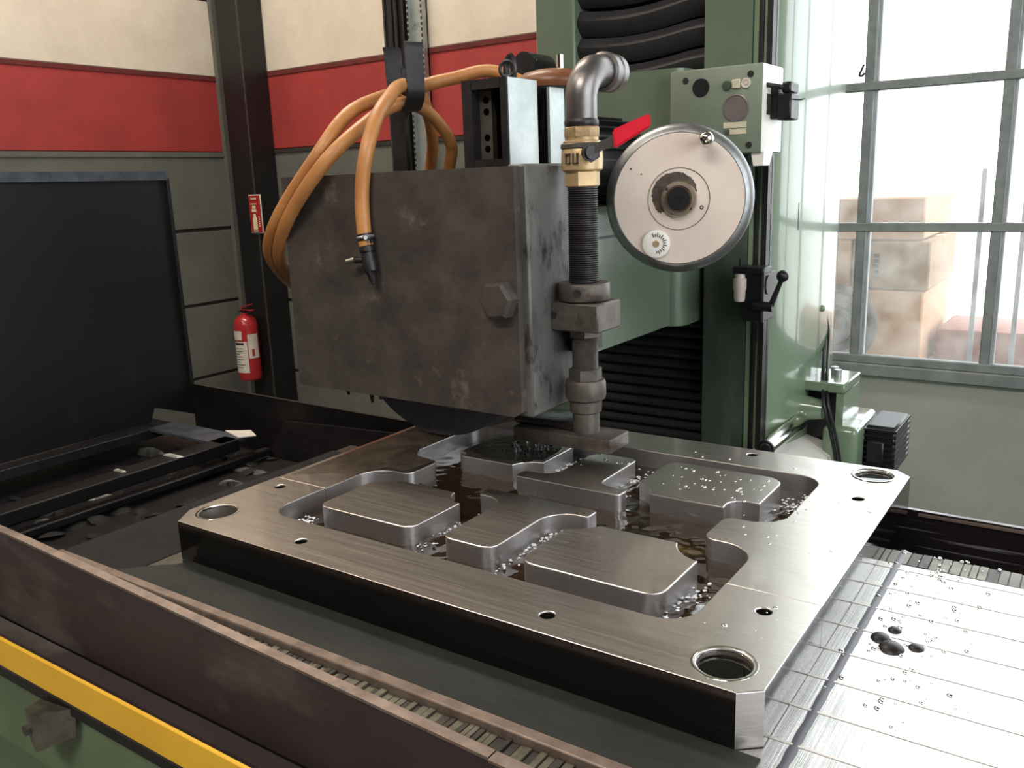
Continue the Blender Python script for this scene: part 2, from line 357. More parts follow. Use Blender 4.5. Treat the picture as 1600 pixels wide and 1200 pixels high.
# cable tray and conduits on the back wall
ct = thing('cable_tray', 'black cable channel and perforated tray running up the back wall', 'cable tray', (-3.12, 3.16, .3))
MB().box(-3.24, -3.115, WY - .07, WY - .009, F0, 3.9, .006, 1).build('channel', 'black', ct)
MB().box(-3.252, -3.240, WY - .08, WY - .009, F0, 3.9).build('channel_flange', 'edge', ct)
tr = MB().box(-3.10, -2.99, WY - .02, WY - .012, F0, 3.9).box(-3.10, -3.093, WY - .055, WY - .012, F0, 3.9).box(-2.997, -2.99, WY - .055, WY - .012, F0, 3.9).build('tray', 'zinc', ct)
sl = MB()
for k in range(70):
    z = .2 + k * .03
    for x in (-3.094, -2.996): sl.box(x - .004, x + .004, WY - .058, WY - .054, z, z + .016)
sl.build('tray_slots', 'black', ct)['kind'] = 'stuff'
for i, x in enumerate((-3.19, -3.16)):
    MB().tube([(x, WY - .085, F0), (x + .005, WY - .085, 1.2), (x, WY - .085, 3.8)], .011, n=8, sub=3).build('cable', ('metaldk', 'darksteel')[i], ct)
# sign and fire extinguisher on the column
sg = thing('fire_sign', 'small red fire extinguisher sign with pale pictogram on the black column', 'sign', (-4.38, 2.993, .25))
MB().box(-4.392, -4.277, 2.990, 2.998, .250, .494, .002, 1).build('sign_border', 'paper', sg)
MB().box(-4.386, -4.283, 2.987, 2.991, .256, .488).build('sign_face', 'signred', sg)
pm = MB()
pm.box(-4.362, -4.318, 2.984, 2.988, .262, .268); pm.prism(fillet([(-4.360, .272, .006), (-4.322, .272, .006), (-4.322, .352, .012), (-4.360, .352, .012)], 4), 2.984, 2.988, 'y')
pm.box(-4.352, -4.330, 2.984, 2.988, .352, .372); pm.box(-4.362, -4.322, 2.984, 2.988, .385, .402); pm.box(-4.356, -4.326, 2.984, 2.988, .405, .425)
pm.build('pictogram', 'signpale', sg)
tx = MB()
for k in range(4): tx.box(-4.364 + k * .014, -4.355 + k * .014, 2.984, 2.988, .462, .474)
for k in range(5): tx.box(-4.304, -4.297, 2.984, 2.988, .292 + k * .014, .301 + k * .014)
tx.box(-4.370, -4.314, 2.984, 2.988, .432, .438)
tx.build('lettering', 'signpale', sg)['kind'] = 'stuff'
ex = thing('fire_extinguisher', 'red fire extinguisher with white instruction labels hung on the black column', 'fire extinguisher', (-4.445, 2.905, -.72))
ec = (-4.445, 2.905)
MB().lathe((*ec, -.715), (0, 0, 1), [(0, .008), (.06, 0), (.073, .012), (.077, .04), (.077, .37), (.070, .405), (.045, .43), (.022, .437), (.022, .45), (0, .45)]).build('cylinder', 'extred', ex)
MB().cyl((*ec, -.266), (*ec, -.235), .017, n=16).cyl((ec[0] - .03, ec[1] - .02, -.25), (ec[0] + .03, ec[1] + .02, -.25), .009, n=12).build('valve', 'darksteel', ex)
MB().box(ec[0] - .012, ec[0] + .10, ec[1] - .022, ec[1] + .006, -.245, -.238, .002, 1).build('carry_handle', 'extred', ex)
MB().hull8([(ec[0] - .012, ec[1] - .02, -.232), (ec[0] + .09, ec[1] - .02, -.205), (ec[0] + .09, ec[1] + .004, -.205), (ec[0] - .012, ec[1] + .004, -.232)], [(ec[0] - .012, ec[1] - .02, -.225), (ec[0] + .09, ec[1] - .02, -.198), (ec[0] + .09, ec[1] + .004, -.198), (ec[0] - .012, ec[1] + .004, -.225)]).build('squeeze_lever', 'extred', ex)
MB().box(ec[0] - .03, ec[0] + .03, ec[1] + .07, 3.0, -.5, -.46).build('wall_hook', 'black', ex)
def wrap(a0, a1, z0, z1, r, n=8):
    b = MB(); P = []
    for i in range(n + 1):
        a = math.radians(a0 + (a1 - a0) * i / n); P.append((ec[0] + r * math.cos(a), ec[1] + r * math.sin(a)))
    for rr in (0,):
        for p, q in zip(P, P[1:]): b.quad((*p, z0), (*q, z0), (*q, z1), (*p, z1))
    return b
wrap(-118, -62, -.435, -.375, .0783).build('inspection_sticker', 'paper', ex)
lb = wrap(-118, -40, -.655, -.445, .0783).build('instruction_label', 'paper', ex)
wrap(-36, 20, -.56, -.40, .0783).build('side_label', 'paper', ex)
b = wrap(-112, -56, -.468, -.452, .0787); 
for k, w in enumerate((50, 46, 30, 44, 48, 26, 50, 40)):
    z = -.49 - k * .018; P = wrap(-110, -110 + w, z - .004, z, .0787)
    me_ = bpy.data.meshes.new('t'); P.b.to_mesh(me_); P.b.free(); b.b.from_mesh(me_); bpy.data.meshes.remove(me_)
b.build('label_print', 'ink', ex)['kind'] = 'stuff'
wrap(-20, -6, -.545, -.50, .0787).build('side_pictogram', 'extred', ex)
# ================================================================ the grinding machine, fixed parts
bed = colm = ft = thing('surface_grinder', 'green surface grinder bed with yellow stripe and tall green column behind', 'machine', (-.7, .9, F0))
MB().prism([(-.20, F0), (-.20, -.33), (-.235, -.19), (-.235, -.155), (-.225, -.155), (-.225, -.35), (.86, -.35), (.86, F0)][::-1], -2.6, 1.6, 'x').build('bed_body', 'bed', bed)
MB().box(-2.6, 1.6, -.262, -.19, -.155, -.150).build('rail_underside', 'black', bed)
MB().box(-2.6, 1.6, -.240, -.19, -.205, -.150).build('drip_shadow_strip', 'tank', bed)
MB().box(-2.6, 1.6, -.268, -.262, -.150, -.101, .002, 1).build('yellow_stripe', 'yellow', bed)
br = MB().hull8([(-1.012, -.262, -.262), (-.975, -.272, -.266), (-.93, -.235, -.245), (-1.0, -.22, -.24)], [(-1.012, -.262, -.212), (-.972, -.272, -.205), (-.915, -.235, -.192), (-1.0, -.22, -.20)]).build('stop_dog', 'lam', bed)
MB().cyl((-.993, -.275, -.235), (-.993, -.262, -.235), .009, n=6).build('stop_bolt', 'rust', br)
MB().box(-.60, -.545, -.262, -.235, -.215, -.165, .004, 1).build('trip_block', 'lam', bed)
MB().box(-2.4, .9, -.16, .80, -.34, -.281).build('slideway', 'tank', bed)

MB().box(-1.272, -1.135, 1.6, 2.2, -.5, 1.75, .006, 1).build('left_flange', 'green', colm)
MB().box(-.72, -.590, 1.6, 2.2, -.5, 1.75, .004, 1).build('right_flange', 'greend', colm)
MB().box(-.722, -.590, 1.592, 1.602, .80, 1.75).build('flange_cover', 'green', colm)
MB().box(-1.135, -.72, 1.78, 2.2, -.5, 1.75).build('column_core', 'black', colm)
MB().box(-1.272, -.55, 1.6, 2.2, 1.75, 1.80).build('column_top', 'green', colm)
MB().box(-.590, -.532, 1.612, 1.70, -.5, 1.75, .003, 1).build('guide_rail', 'metaldk', colm)
MB().cyl((-.566, 1.604, -.3), (-.566, 1.604, 1.7), .010, n=14).build('lift_rod', 'darksteel', colm)
MB().box(-.548, -.533, 1.585, 1.70, -.45, 1.75).build('rail_edge', 'black', colm)
sc_ = [(-.588 + .102 * math.cos(math.radians(t)), 1.98 + .42 * math.sin(math.radians(t))) for t in range(-66, 91, 6)] + [(-1.2, 2.40), (-1.2, 2.21), (-.588, 2.21), (-.588, 1.60)]
MB().prism(sc_, -.30, 1.75).build('side_cover', 'greenl', colm, ang=20)
for x, y, z in ((-.549, 1.635, -.09), (-.549, 1.635, .466), (-.486, 2.0, .10)):
    MB().lathe((x, y, z), (1, 0, 0), [(.011, 0), (.011, .004), (.006, .009), (0, .009)], 14).build('cover_screw', 'greenl', colm)
MB().prism([(-.56, 1.65), (-.528, 1.645), (-.500, 1.765), (-.56, 1.765)], .358, .436).build('switch_cover', 'metaldk', colm)
MB().box(-.50, -.475, 1.93, 1.97, -.30, -.235, .004, 1).build('cover_clip', 'greenl', colm)
# bellows folds: each a soft horizontal pleat that sags towards its left end
def fold(z, d, h, sag, y0, x0=-1.135, x1=-.72, tip=.5):
    b = MB(); n = 12; R = []
    for i in range(n + 1):
        t = i / n; x = x0 + (x1 - x0) * t; dz = -sag * math.sin(math.pi * min(1, t * 1.15) if t < .87 else math.pi) - sag * .8 * (1 - t)
        R.append([b.v((x, y0 + .05, z + dz + h * .5)), b.v((x, y0 - d * .4, z + dz + h * .38)), b.v((x, y0 - d, z + dz + h * .05)), b.v((x, y0 - d * .92, z + dz - h * .18)), b.v((x, y0 - d * .2, z + dz - h * .48)), b.v((x, y0 + .05, z + dz - h * .5))])
    for p, q in zip(R, R[1:]):
        for j in range(6): b.face([p[j], q[j], q[(j + 1) % 6], p[(j + 1) % 6]])
    b.face(R[0]); b.face(R[-1][::-1]); return b
for k in range(12):
    fold(.835 + k * .078, .034, .082, .014 + .006 * random.random(), 1.65).build('bellows_fold', 'bellow', colm)
for k in range(15):
    fold(.085 - k * .032, .02, .034, .0, 1.66).build('bellows_fold', 'bellow', colm)
MB().lathe((-1.24, 1.50, .853), (0, 1, 0), [(.040, -.02), (.040, .10)], 24).cyl((-1.295, 1.5, .86), (-1.20, 1.5, .86), .010, n=10).build('pulley', 'darksteel', colm)
# lubricator with cranked lever on the rail
lub = MB().box(-.565, -.508, 1.50, 1.60, .130, .262, .003, 1).box(-.592, -.506, 1.49, 1.56, .258, .277, .003, 1).build('lever_block', 'metaldk', colm)
MB().box(-.512, -.5055, 1.495, 1.505, .13, .275).lathe((-.508, 1.53, .228), (1, 0, 0), [(.026, 0), (.026, .006)], 20).build('block_side_plate', 'edge', lub)
MB().lathe((-.573, 1.50, .183), (0, 0, 1), [(0, 0), (.013, .001), (.015, .008), (.016, .03), (.018, .036), (.018, .062), (.014, .066), (.014, .076), (0, .076)], 20).build('oil_cup', 'dialw', lub)
MB().cyl((-.573, 1.5, .277), (-.573, 1.5, .30), .004, n=8).build('cup_pin', 'darksteel', lub)
lv = MB().cyl((-.530, 1.49, .176), (-.478, 1.49, .174), .013, n=16).cyl((-.484, 1.49, .178), (-.456, 1.49, .252), .008, .006, n=12).build('crank_lever', 'metaldk', colm)
MB().ball((-.455, 1.49, .257), .016).build('ball_knob', 'metaldk', lv)
# limit switch at the control box
ls = MB().box(-.512, -.486, 1.50, 1.60, .655, .735, .003, 1).box(-.486, -.450, 1.49, 1.56, .650, .715, .004, 1).box(-.475, -.452, 1.49, 1.56, .715, .742, .004, 1).build('limit_switch', 'metaldk', colm)
MB().tube([(-.528, 1.47, .742), (-.500, 1.47, .735), (-.468, 1.48, .728)], .006, n=10, sub=3).cyl((-.532, 1.455, .742), (-.520, 1.49, .742), .012, n=14).build('switch_arm', 'darksteel', ls)
MB().tube([(-.455, 1.5, .70), (-.435, 1.51, .697), (-.425, 1.52, .70)], .0015, n=5, sub=3).build('switch_wire', 'ink', ls)
# column foot with its drives
MB().box(-1.35, -.40, 1.42, 2.5, F0, -.345, .01, 1).build('foot_body', 'greenl', ft)
MB().hull8([(-.56, 1.40, -.345), (-.395, 1.40, -.345), (-.395, 2.3, -.345), (-.56, 2.3, -.345)], [(-.55, 1.42, -.255), (-.40, 1.42, -.325), (-.40, 2.28, -.325), (-.55, 2.28, -.255)]).build('sloped_ledge', 'white', ft)  # white colour paints the window glare onto the ledge
rl = MB().lathe((-.487, 1.50, -.222), (0, 1, 0), [(.016, -.004), (.016, .0), (.024, .002), (.024, .30), (.020, .33), (0, .33)], 24).build('roller_cover', 'chrome', ft)
MB().lathe((-.487, 1.496, -.222), (0, 1, 0), [(.024, .003), (.024, -.003), (.019, -.004), (.019, .001)], 24).lathe((-.487, 1.494, -.222), (0, 1, 0), [(.014, .004), (.014, -.004), (0, -.005)], 20).build('roller_end_cap', 'metaldk', rl)
bx = MB().box(-.395, -.373, 1.861, 2.02, -.30, -.136).box(-.54, -.373, 2.02, 2.059, -.30, -.136).box(-.54, -.372, 1.86, 2.06, -.135, -.105, .004, 1).build('gear_box', 'greenl', ft)
MB().box(-.50, -.398, 1.90, 2.02, -.29, -.14).build('gear_box_cavity', 'metaldk', bx)
MB().cyl((-.52, 1.86, -.19), (-.43, 1.86, -.19), .045, .03, n=20).build('cone_cover', 'greenl', ft)
for a, c_ in ((-.45, 1.93), (-.42, 1.97), (-.44, 2.01)): MB().cyl((a, c_, -.106), (a, c_, -.085), .012, n=10).build('gland', 'zinc', bx)
MB().box(-.43, -.325, 1.84, 2.12, -.60, -.232, .022, 3).build('drive_housing', 'greenl', ft)
MB().box(-.398, -.393, 1.55, 1.60, -.42, -.36).build('name_plate', 'darksteel', ft)
mo = thing('electric_motor', 'black finned electric motor beside the green column foot', 'motor', (-.28, 2.02, F0))
MB().box(-.322, -.236, 1.94, 2.14, -.40, -.244, .006, 1).build('motor_body', 'metaldk', mo)
for k in range(8): MB().box(-.326, -.232, 1.93, 2.15, -.385 + k * .018, -.378 + k * .018).build('cooling_fin', 'metaldk', mo)
MB().box(-.315, -.265, 1.925, 1.945, -.36, -.29, .004, 1).build('terminal_cover', 'darksteel', mo)
MB().box(-.30, -.25, 1.98, 2.10, F0, -.40).build('motor_stand', 'black', mo)
for i, (dx, t) in enumerate(((0, .006), (.012, .005))):
    o = MB().tube([(-.505 + dx, 2.06, .08), (-.500 + dx, 2.10, .0), (-.452 + dx, 1.92, -.09), (-.425 + dx, 1.84, -.16), (-.395 + dx, 1.82, -.25), (-.372 + dx, 1.81, -.36), (-.368 + dx, 1.81, -.6), (-.37 + dx, 1.81, F0 + .01)], t, n=8).build('power_cable', 'metaldk')
    tag(o, ('thicker dark cable hanging down beside the pale green column cover', 'thinner dark cable hanging right beside the thicker one')[i], 'cable', 'cables beside the column')
# ================================================================ head: carriage, spindle head, control box, handwheel
hd = thing('spindle_carriage', 'green spindle carriage sliding on the column with its control box', 'machine carriage', (-.9, 1.3, .1))
MB().prism(fillet([(-1.13, 1.48, .02), (-.735, 1.48, .05), (-.735, 1.66), (-1.13, 1.66)], 8), .105, .802).build('carriage', 'green', hd)
MB().prism(fillet([(-1.10, .70), (-.77, .70), (-.77, 1.50), (-1.10, 1.50)]), .108, .457).build('head_body', 'green', hd)
MB().box(-.772, -.768, .72, 1.45, .380, .386).build('head_seam', 'greend', hd)
sm = MB().lathe((-.875, .86, .565), (0, 1, 0), [(0, -.01), (.06, -.008), (.095, 0), (.10, .02), (.10, .50), (.09, .53), (0, .53)], 32).build('spindle_motor', 'metaldk', hd)
for k in range(24):
    a = 2 * math.pi * k / 24; c, s_ = math.cos(a), math.sin(a)
    MB().hull8([(-.875 + c * .098 - s_ * .003, .90, .565 + s_ * .098 + c * .003), (-.875 + c * .098 + s_ * .003, .90, .565 + s_ * .098 - c * .003), (-.875 + c * .112 + s_ * .003, .90, .565 + s_ * .112 - c * .003), (-.875 + c * .112 - s_ * .003, .90, .565 + s_ * .112 + c * .003)],
               [(-.875 + c * .098 - s_ * .003, 1.34, .565 + s_ * .098 + c * .003), (-.875 + c * .098 + s_ * .003, 1.34, .565 + s_ * .098 - c * .003), (-.875 + c * .112 + s_ * .003, 1.34, .565 + s_ * .112 - c * .003), (-.875 + c * .112 - s_ * .003, 1.34, .565 + s_ * .112 + c * .003)]).build('motor_fin', 'metaldk', sm)
cb = MB().box(-.755, -.505, 1.44, 1.60, .572, .788, .006, 2).build('control_box', 'panel', hd)
two_mats(cb, 'white', lambda p: p.normal.x > .8)  # right side coloured white to paint in the window's reflection
cy = 1.44
for x, z in ((-.710, .761), (-.537, .763), (-.537, .592)):
    MB().lathe((x, cy, z), (0, -1, 0), [(.008, 0), (.008, .002), (0, .002)], 14).build('corner_screw', 'ink', cb)
MB().lathe((-.668, cy, .741), (0, -1, 0), [(.023, 0), (.022, .004), (0, .004)], 24).build('black_plug', 'metaldk', cb)
MB().lathe((-.5975, cy, .740), (0, -1, 0), [(.012, 0), (.011, .007), (0, .008)], 18).build('green_button', 'greend', cb)
MB().box(-.584, -.562, cy - .006, cy, .731, .753, .002, 1).build('square_lamp', 'tag', cb)
MB().lathe((-.548, cy, .742), (0, -1, 0), [(.012, 0), (.012, .005), (.008, .005), (.008, .003), (.004, .003), (.004, .006), (0, .006)], 20).build('ring_button', 'paper', cb)
MB().lathe((-.573, cy, .684), (0, -1, 0), [(.034, 0), (.034, .003), (.031, .004), (.031, .002), (0, .0025)], 32).build('blank_dial', 'lens', cb)
MB().box(-.605, -.545, cy - .002, cy, .636, .650).build('name_strip', 'tag', cb)
MB().box(-.590, -.545, cy - .002, cy, .620, .634).build('name_strip', 'tag', cb)
MB().box(-.600, -.588, cy - .003, cy, .620, .632).build('chipped_paint', 'greend', cb)
MB().box(-.506, -.5035, 1.47, 1.58, .665, .715).build('side_lid', 'lam', cb)
MB().hull8([(-.528, 1.45, .540), (-.503, 1.45, .540), (-.503, 1.50, .540), (-.528, 1.50, .540)], [(-.535, 1.45, .575), (-.501, 1.45, .575), (-.501, 1.52, .575), (-.535, 1.52, .575)]).build('cable_gland', 'white', cb)
MB().tube([(-.56, 1.46, .55), (-.545, 1.44, .535), (-.55, 1.43, .51)], .014, n=10, sub=3).build('gland_elbow', 'darksteel', cb)
# handwheel
hc = (-.568, 1.08, .472)
hw = thing('handwheel', 'round handwheel with pale face, steel rim and a white dial', 'handwheel', hc)
HX = (.37, -.93, .02)
hw.scale = (.923,) * 3
MB().lathe(hc, HX, [(.15, -.045), (.166, -.040), (.177, -.028), (.1795, -.018), (.177, -.008), (.166, .003), (.158, .006), (.156, .004), (.15, -.02)], 72).build('rim', 'rim', hw)
hv = Vector(HX).normalized()
def onhw(dx, dz, d=0):
    ux = Vector((0, 0, 1)).cross(hv).normalized()      # to the viewer's right along the face
    ux = -ux if ux.x < 0 else ux
    return Vector(hc) + ux * dx + Vector((0, 0, dz)) + hv * d
MB().lathe(hc, HX, [(0, -.02), (.156, -.02), (.156, .006), (.05, .008), (0, .008)], 72).build('face_disc', 'dialw', hw)
gm = MB()
P = []
for a in range(20, 251, 4):
    r = .046 + .022 * math.sin(math.radians((a - 20) * .78)) + random.uniform(-.002, .0015); P.append((r * math.cos(math.radians(a)), r * math.sin(math.radians(a))))
Q = [(.040 * math.cos(math.radians(a)), .040 * math.sin(math.radians(a))) for a in range(250, 19, -10)]
pl = P + Q; gm.hull8([onhw(x, z, .0075) for x, z in pl], [onhw(x, z, .0086) for x, z in pl]); gm.build('grease_mark', 'grease', hw)
hub = MB().lathe(onhw(0, 0, .006), HX, [(.044, 0), (.044, .012), (.041, .018), (.032, .019), (.031, .012), (.028, .012)], 40).build('hub_ring', mat('worn_nickel', S(196, 184, 170), S(160, 146, 132), 14, .3, .9), hw)
MB().lathe(onhw(0, 0, .006), HX, [(.0285, 0), (.0268, .020), (.026, .023), (.006, .023), (.006, .021), (0, .021)], 32).build('hub_cap', 'metaldk', hw)
for a in (140, 320, 245):
    q = onhw(.037 * math.cos(math.radians(a)), .037 * math.sin(math.radians(a)), .020); MB().lathe(q, HX, [(.004, 0), (.004, .005), (0, .005)], 10).build('pin_hole', 'ink', hub)
MB().torus(onhw(0, 0, .0085), HX, .074, .0009, 48, 5).build('turned_line', 'lam', hw)
for dx, dz, r in ((.055, -.022, .005), (-.115, .075, .0022), (-.09, .062, .0015)):
    MB().lathe(onhw(dx, dz, .007), HX, [(r, 0), (r, .002), (r * .5, .002), (r * .5, .001), (0, .001)], 12).build('face_mark', 'grease', hw)
kn = MB().lathe(onhw(.064, .136, .004), HX, [(.014, 0), (.013, .012), (.010, .016), (.011, .028), (.016, .038), (.018, .048), (.015, .060), (.008, .066), (0, .067)], 24).build('crank_knob', 'chrome', hw)
dl = MB().lathe(onhw(-.0535, -.107, .004), HX, [(.034, 0), (.034, .012), (.031, .014), (.010, .014), (0, .014)], 40).build('small_dial', 'white', hw)
MB().lathe(onhw(-.0535, -.107, .016), HX, [(.008, 0), (.008, .004), (.004, .004), (.003, .002), (0, .002)], 16).build('dial_screw', 'brass', dl)
tm = MB()
for k in range(14):
    a = math.radians(110 - k * 15); r0, r1 = .017, (.024 if k % 2 else .027); w = .0012
    c, s_ = math.cos(a), math.sin(a)
    pts = [(r0 * c - w * s_, r0 * s_ + w * c), (r0 * c + w * s_, r0 * s_ - w * c), (r1 * c + w * s_, r1 * s_ - w * c), (r1 * c - w * s_, r1 * s_ + w * c)]
    tm.hull8([onhw(-.0535 + x, -.107 + z, .0178) for x, z in pts], [onhw(-.0535 + x, -.107 + z, .0188) for x, z in pts])
tm.build('dial_marks', 'grease', dl)
MB().cyl(onhw(0, 0, -.02), (hc[0] - .17, 1.52, hc[2]), .045, n=24).build('shaft', 'greend', hw)
# ================================================================ wheel guard and wheel
wg = thing('wheel_guard', 'big dirty cast iron wheel guard box over the grinding wheel', 'wheel guard', (-.9, .6, .1))
MB().box(-1.20, -1.17, .515, .70, .13, .545, .003, 1).build('left_side', 'iron', wg)
MB().box(-.640, -.598, .505, .705, .098, .553, .004, 1).build('right_side', 'ironr', wg)
MB().box(-1.20, -.60, .515, .705, .525, .550, .003, 1).build('top_cover', 'iron', wg)
MB().box(-1.20, -.60, .67, .705, .13, .545).build('back_plate', 'iron', wg)
fp = MB().prism([(-1.203, .548), (-1.204, .104), (-.628, .100), (-.612, .110), (-.614, .550)][::-1], .488, .515, 'y').build('front_cover', 'iron', wg)
MB().lathe((-.646, .488, .317), (0, -1, 0), [(.036, 0), (.036, .022), (.030, .028), (0, .028)], 6, rot=.62).build('hexagon_nut', 'iron', wg)
MB().box(-1.225, -1.198, .60, .70, .50, .55).box(-1.225, -1.198, .62, .70, .14, .21).build('hinge_bracket', 'darksteel', wg)
for k, (x, l) in enumerate(((-1.10, .03), (-1.06, .018), (-1.03, .04), (-1.005, .03), (-.99, .012))):
    MB().cyl((x, .53, .118), (x + .003, .53, .112 - l), .009, .003, n=7).build('sludge_drip', 'tank', wg)
MB().box(-1.14, -.96, .52, .56, .095, .112).build('sludge_lip', 'tank', wg)
wh = MB().lathe((-.893, .585, .2405), (0, 1, 0), [(.05, 0), (.2355, 0), (.2365, .002), (.2365, .058), (.2355, .06), (.05, .06)], 96).build('grinding_wheel', mat('abrasive_grit', S(64, 62, 66), S(52, 50, 54), 60, .75, bump=.4, bscale=300), wg, 'dark grey abrasive wheel')
MB().lathe((-.893, .570, .2405), (0, 1, 0), [(0, 0), (.05, 0), (.075, .012), (.075, .06), (.05, .085), (0, .085)], 40).build('wheel_flange', 'darksteel', wh)
# casting on the guard's top with bolt holes
bk = thing('slide_casting', 'dark iron frame casting with bolt holes standing on the wheel guard', 'machine part', (-.75, .65, .55))
MB().box(-.803, -.780, .60, .705, .551, .712).box(-.714, -.700, .60, .705, .551, .712).box(-.781, -.713, .60, .705, .551, .566).box(-.781, -.713, .60, .705, .694, .712).build('frame', 'darksteel', bk)
MB().box(-.7005, -.6975, .603, .702, .552, .711).build('lit_side_face', 'zinc', bk)  # pale sheet paints window light onto the casting's right face
MB().box(-.781, -.713, .695, .705, .566, .694).build('back_wall', 'ink', bk)
hp = MB().box(-.780, -.752, .625, .640, .567, .693).build('hole_plate', 'rust', bk)
for z in (.676, .655, .607, .586): MB().lathe((-.764, .6255, z), (0, -1, 0), [(.0065, 0), (.0065, .0015), (0, .0015)], 16).build('bolt_hole', 'hole', hp)
ey = MB().torus((-.723, .64, .730), (.4, -1, 0), .014, .0035, 24, 8).cyl((-.723, .64, .711), (-.723, .64, .717), .006, n=12).build('eye_bolt', 'darksteel', bk)
MB().tube([(-.750, .68, .712), (-.752, .68, .74), (-.742, .68, .758), (-.735, .68, .738), (-.738, .68, .712)], .007, n=6).build('wire_bundle', 'metaldk', bk)
dr = thing('dresser_motor', 'black finned housing with brown domed cap and chrome pin', 'machine part', (-.735, .79, .457))
MB().prism(fillet([(-.80, .73, .01), (-.69, .73, .02), (-.69, .87, .02), (-.80, .87, .01)], 5), .457, .706).build('housing', 'metaldk', dr)
for k in range(11):
    x = -.752 + k * .0052; MB().box(x, x + .0022, .727, .733, .553, .70).build('vertical_fin', 'metaldk', dr)
for k in range(11):
    y = .745 + k * .010; MB().box(-.692, -.688, y, y + .004, .47, .70).build('vertical_fin', 'metaldk', dr)
MB().lathe((-.720, .80, .704), (0, 0, 1), [(.072, 0), (.074, .008), (.072, .018), (.060, .030), (.035, .036), (0, .037)], 40).build('domed_cap', 'brownpaint', dr)
MB().cyl((-.698, .79, .735), (-.698, .79, .766), .0075, n=16).build('chrome_pin', 'chrome', dr)
MB().box(-.690, -.684, .725, .78, .46, .70).build('edge_plate', 'zinc', dr)
# ================================================================ coolant pipe
PX, PY = -.553, .62
cp = thing('coolant_pipe', 'vertical coolant pipe with brass ball valve, ribbed hose and foot', 'pipe', (PX, PY, .025))
Zx = (0, 0, 1)
el = [(PX, PY, .626), (PX, PY, .665)] + [(PX + .004 * math.sin(a), PY + .05 - .05 * math.cos(a), .665 + .047 * math.sin(a)) for a in [math.radians(t) for t in range(10, 91, 10)]] + [(PX + .006, PY + .075, .712)]
MB().tube(el, .0285, n=24, sub=2).build('elbow', 'pipe', cp)
MB().lathe((PX + .006, PY + .068, .712), (0, 1, 0), [(.03, -.004), (.035, 0), (.035, .016), (.031, .019), (.031, .024), (.034, .027), (.034, .042), (.028, .046), (.024, .060), (0, .062)], 28).build('elbow_collar', 'pipe', cp)
MB().lathe((PX, PY, .614), Zx, [(.029, 0), (.031, .003), (.031, .010), (.027, .016)], 28).build('locknut', 'darksteel', cp)
vb = MB().lathe((PX, PY, 0), Zx, [(.030, .578), (.034, .580), (.034, .589), (.030, .591), (.030, .596)], 28).lathe((PX, PY, .596), Zx, [(.032, 0), (.033, .002), (.033, .016), (.031, .018)], 8, .2).lathe((PX, PY, 0), Zx, [(.031, .536), (.037, .540), (.038, .556), (.037, .574), (.034, .579)], 28).lathe((PX, PY, .510), Zx, [(.031, 0), (.033, .002), (.033, .026), (.031, .028)], 6, .3).build('valve_body', 'brass', cp)
MB().lathe((PX, PY, .576), Zx, [(.036, 0), (.0385, .002), (.0385, .008), (.036, .010)], 28).build('valve_band', 'rust', vb)
lt = MB()
def lab(x0, x1, z0, z1): # raised casting marks on the valve's front
    for a, b_ in ((x0, x1),): lt.box(PX + a, PX + b_, PY - .0400, PY - .0345, z0, z1)
lab(-.012, -.002, .566, .568); lab(-.012, -.002, .550, .552); lab(-.012, -.010, .550, .568); lab(-.004, -.002, .550, .568)
lab(.003, .005, .550, .568); lab(.011, .013, .550, .568); lab(.003, .013, .550, .552)
lt.build('casting_mark', 'rust', vb)
MB().cyl((PX + .022, PY - .022, .568), (PX + .044, PY - .040, .568), .012, n=14).cyl((PX + .036, PY - .032, .568), (PX + .040, PY - .036, .568), .017, n=6).build('valve_stem', 'darksteel', cp)
hl = MB().hull8([(PX + .032, PY - .034, .562), (PX + .036, PY - .042, .562), (PX + .098, PY - .012, .585), (PX + .094, PY - .006, .585)], [(PX + .032, PY - .034, .577), (PX + .036, PY - .042, .577), (PX + .098, PY - .012, .606), (PX + .094, PY - .006, .606)]).build('valve_lever', 'pipe', cp)
gp = MB().hull8([(PX + .074, PY - .016, .572), (PX + .080, PY - .028, .572), (PX + .136, PY + .000, .607), (PX + .130, PY + .010, .607)], [(PX + .070, PY - .016, .604), (PX + .076, PY - .028, .604), (PX + .134, PY + .000, .629), (PX + .128, PY + .010, .629)])
bmesh.ops.bevel(gp.b, geom=list(gp.b.edges), offset=.003, segments=2, affect='EDGES'); gp.build('lever_grip', 'redplastic', hl)
prof = [(.026, .338)]
for k in range(44):
    z = .338 + k * .004; prof += [(.0245, z), (.0275, z + .001), (.0275, z + .003), (.0245, z + .004)]
MB().lathe((PX, PY, 0), Zx, prof[1:], 28).build('ribbed_hose', 'hosblk', cp, ang=20)
MB().lathe((PX, PY, .305), Zx, [(.027, 0), (.046, 0), (.048, .003), (.048, .029), (.046, .032), (.027, .032)], 36).build('clamp_ring', 'rust', cp)
MB().lathe((PX + .012, PY - .0465, .322), (.25, -1, 0), [(.007, 0), (.007, .002), (.005, .002), (0, .001)], 16).build('pin_socket', 'ink', cp)
cl = MB().box(-.600, -.500, .575, .665, .250, .303, .003, 1).build('clamp_block', 'rust', cp)
MB().lathe((-.593, .575, .280), (0, -1, 0), [(.007, 0), (.007, .0015), (0, .0015)], 16).build('bolt_socket', 'ink', cl)
MB().box(-.598, -.560, .64, .70, .20, .25).build('support_foot', 'darksteel', cp)
MB().lathe((PX, PY, .236), Zx, [(.031, 0), (.031, .014)], 6, .5).build('upper_nut', 'rust', cp)
prof = []
for k in range(24):
    z = .174 + k * .0026; prof += [(.0232, z), (.0248, z + .0013)]
MB().lathe((PX, PY, 0), Zx, prof, 28).build('threaded_pipe', 'rust', cp, ang=15)
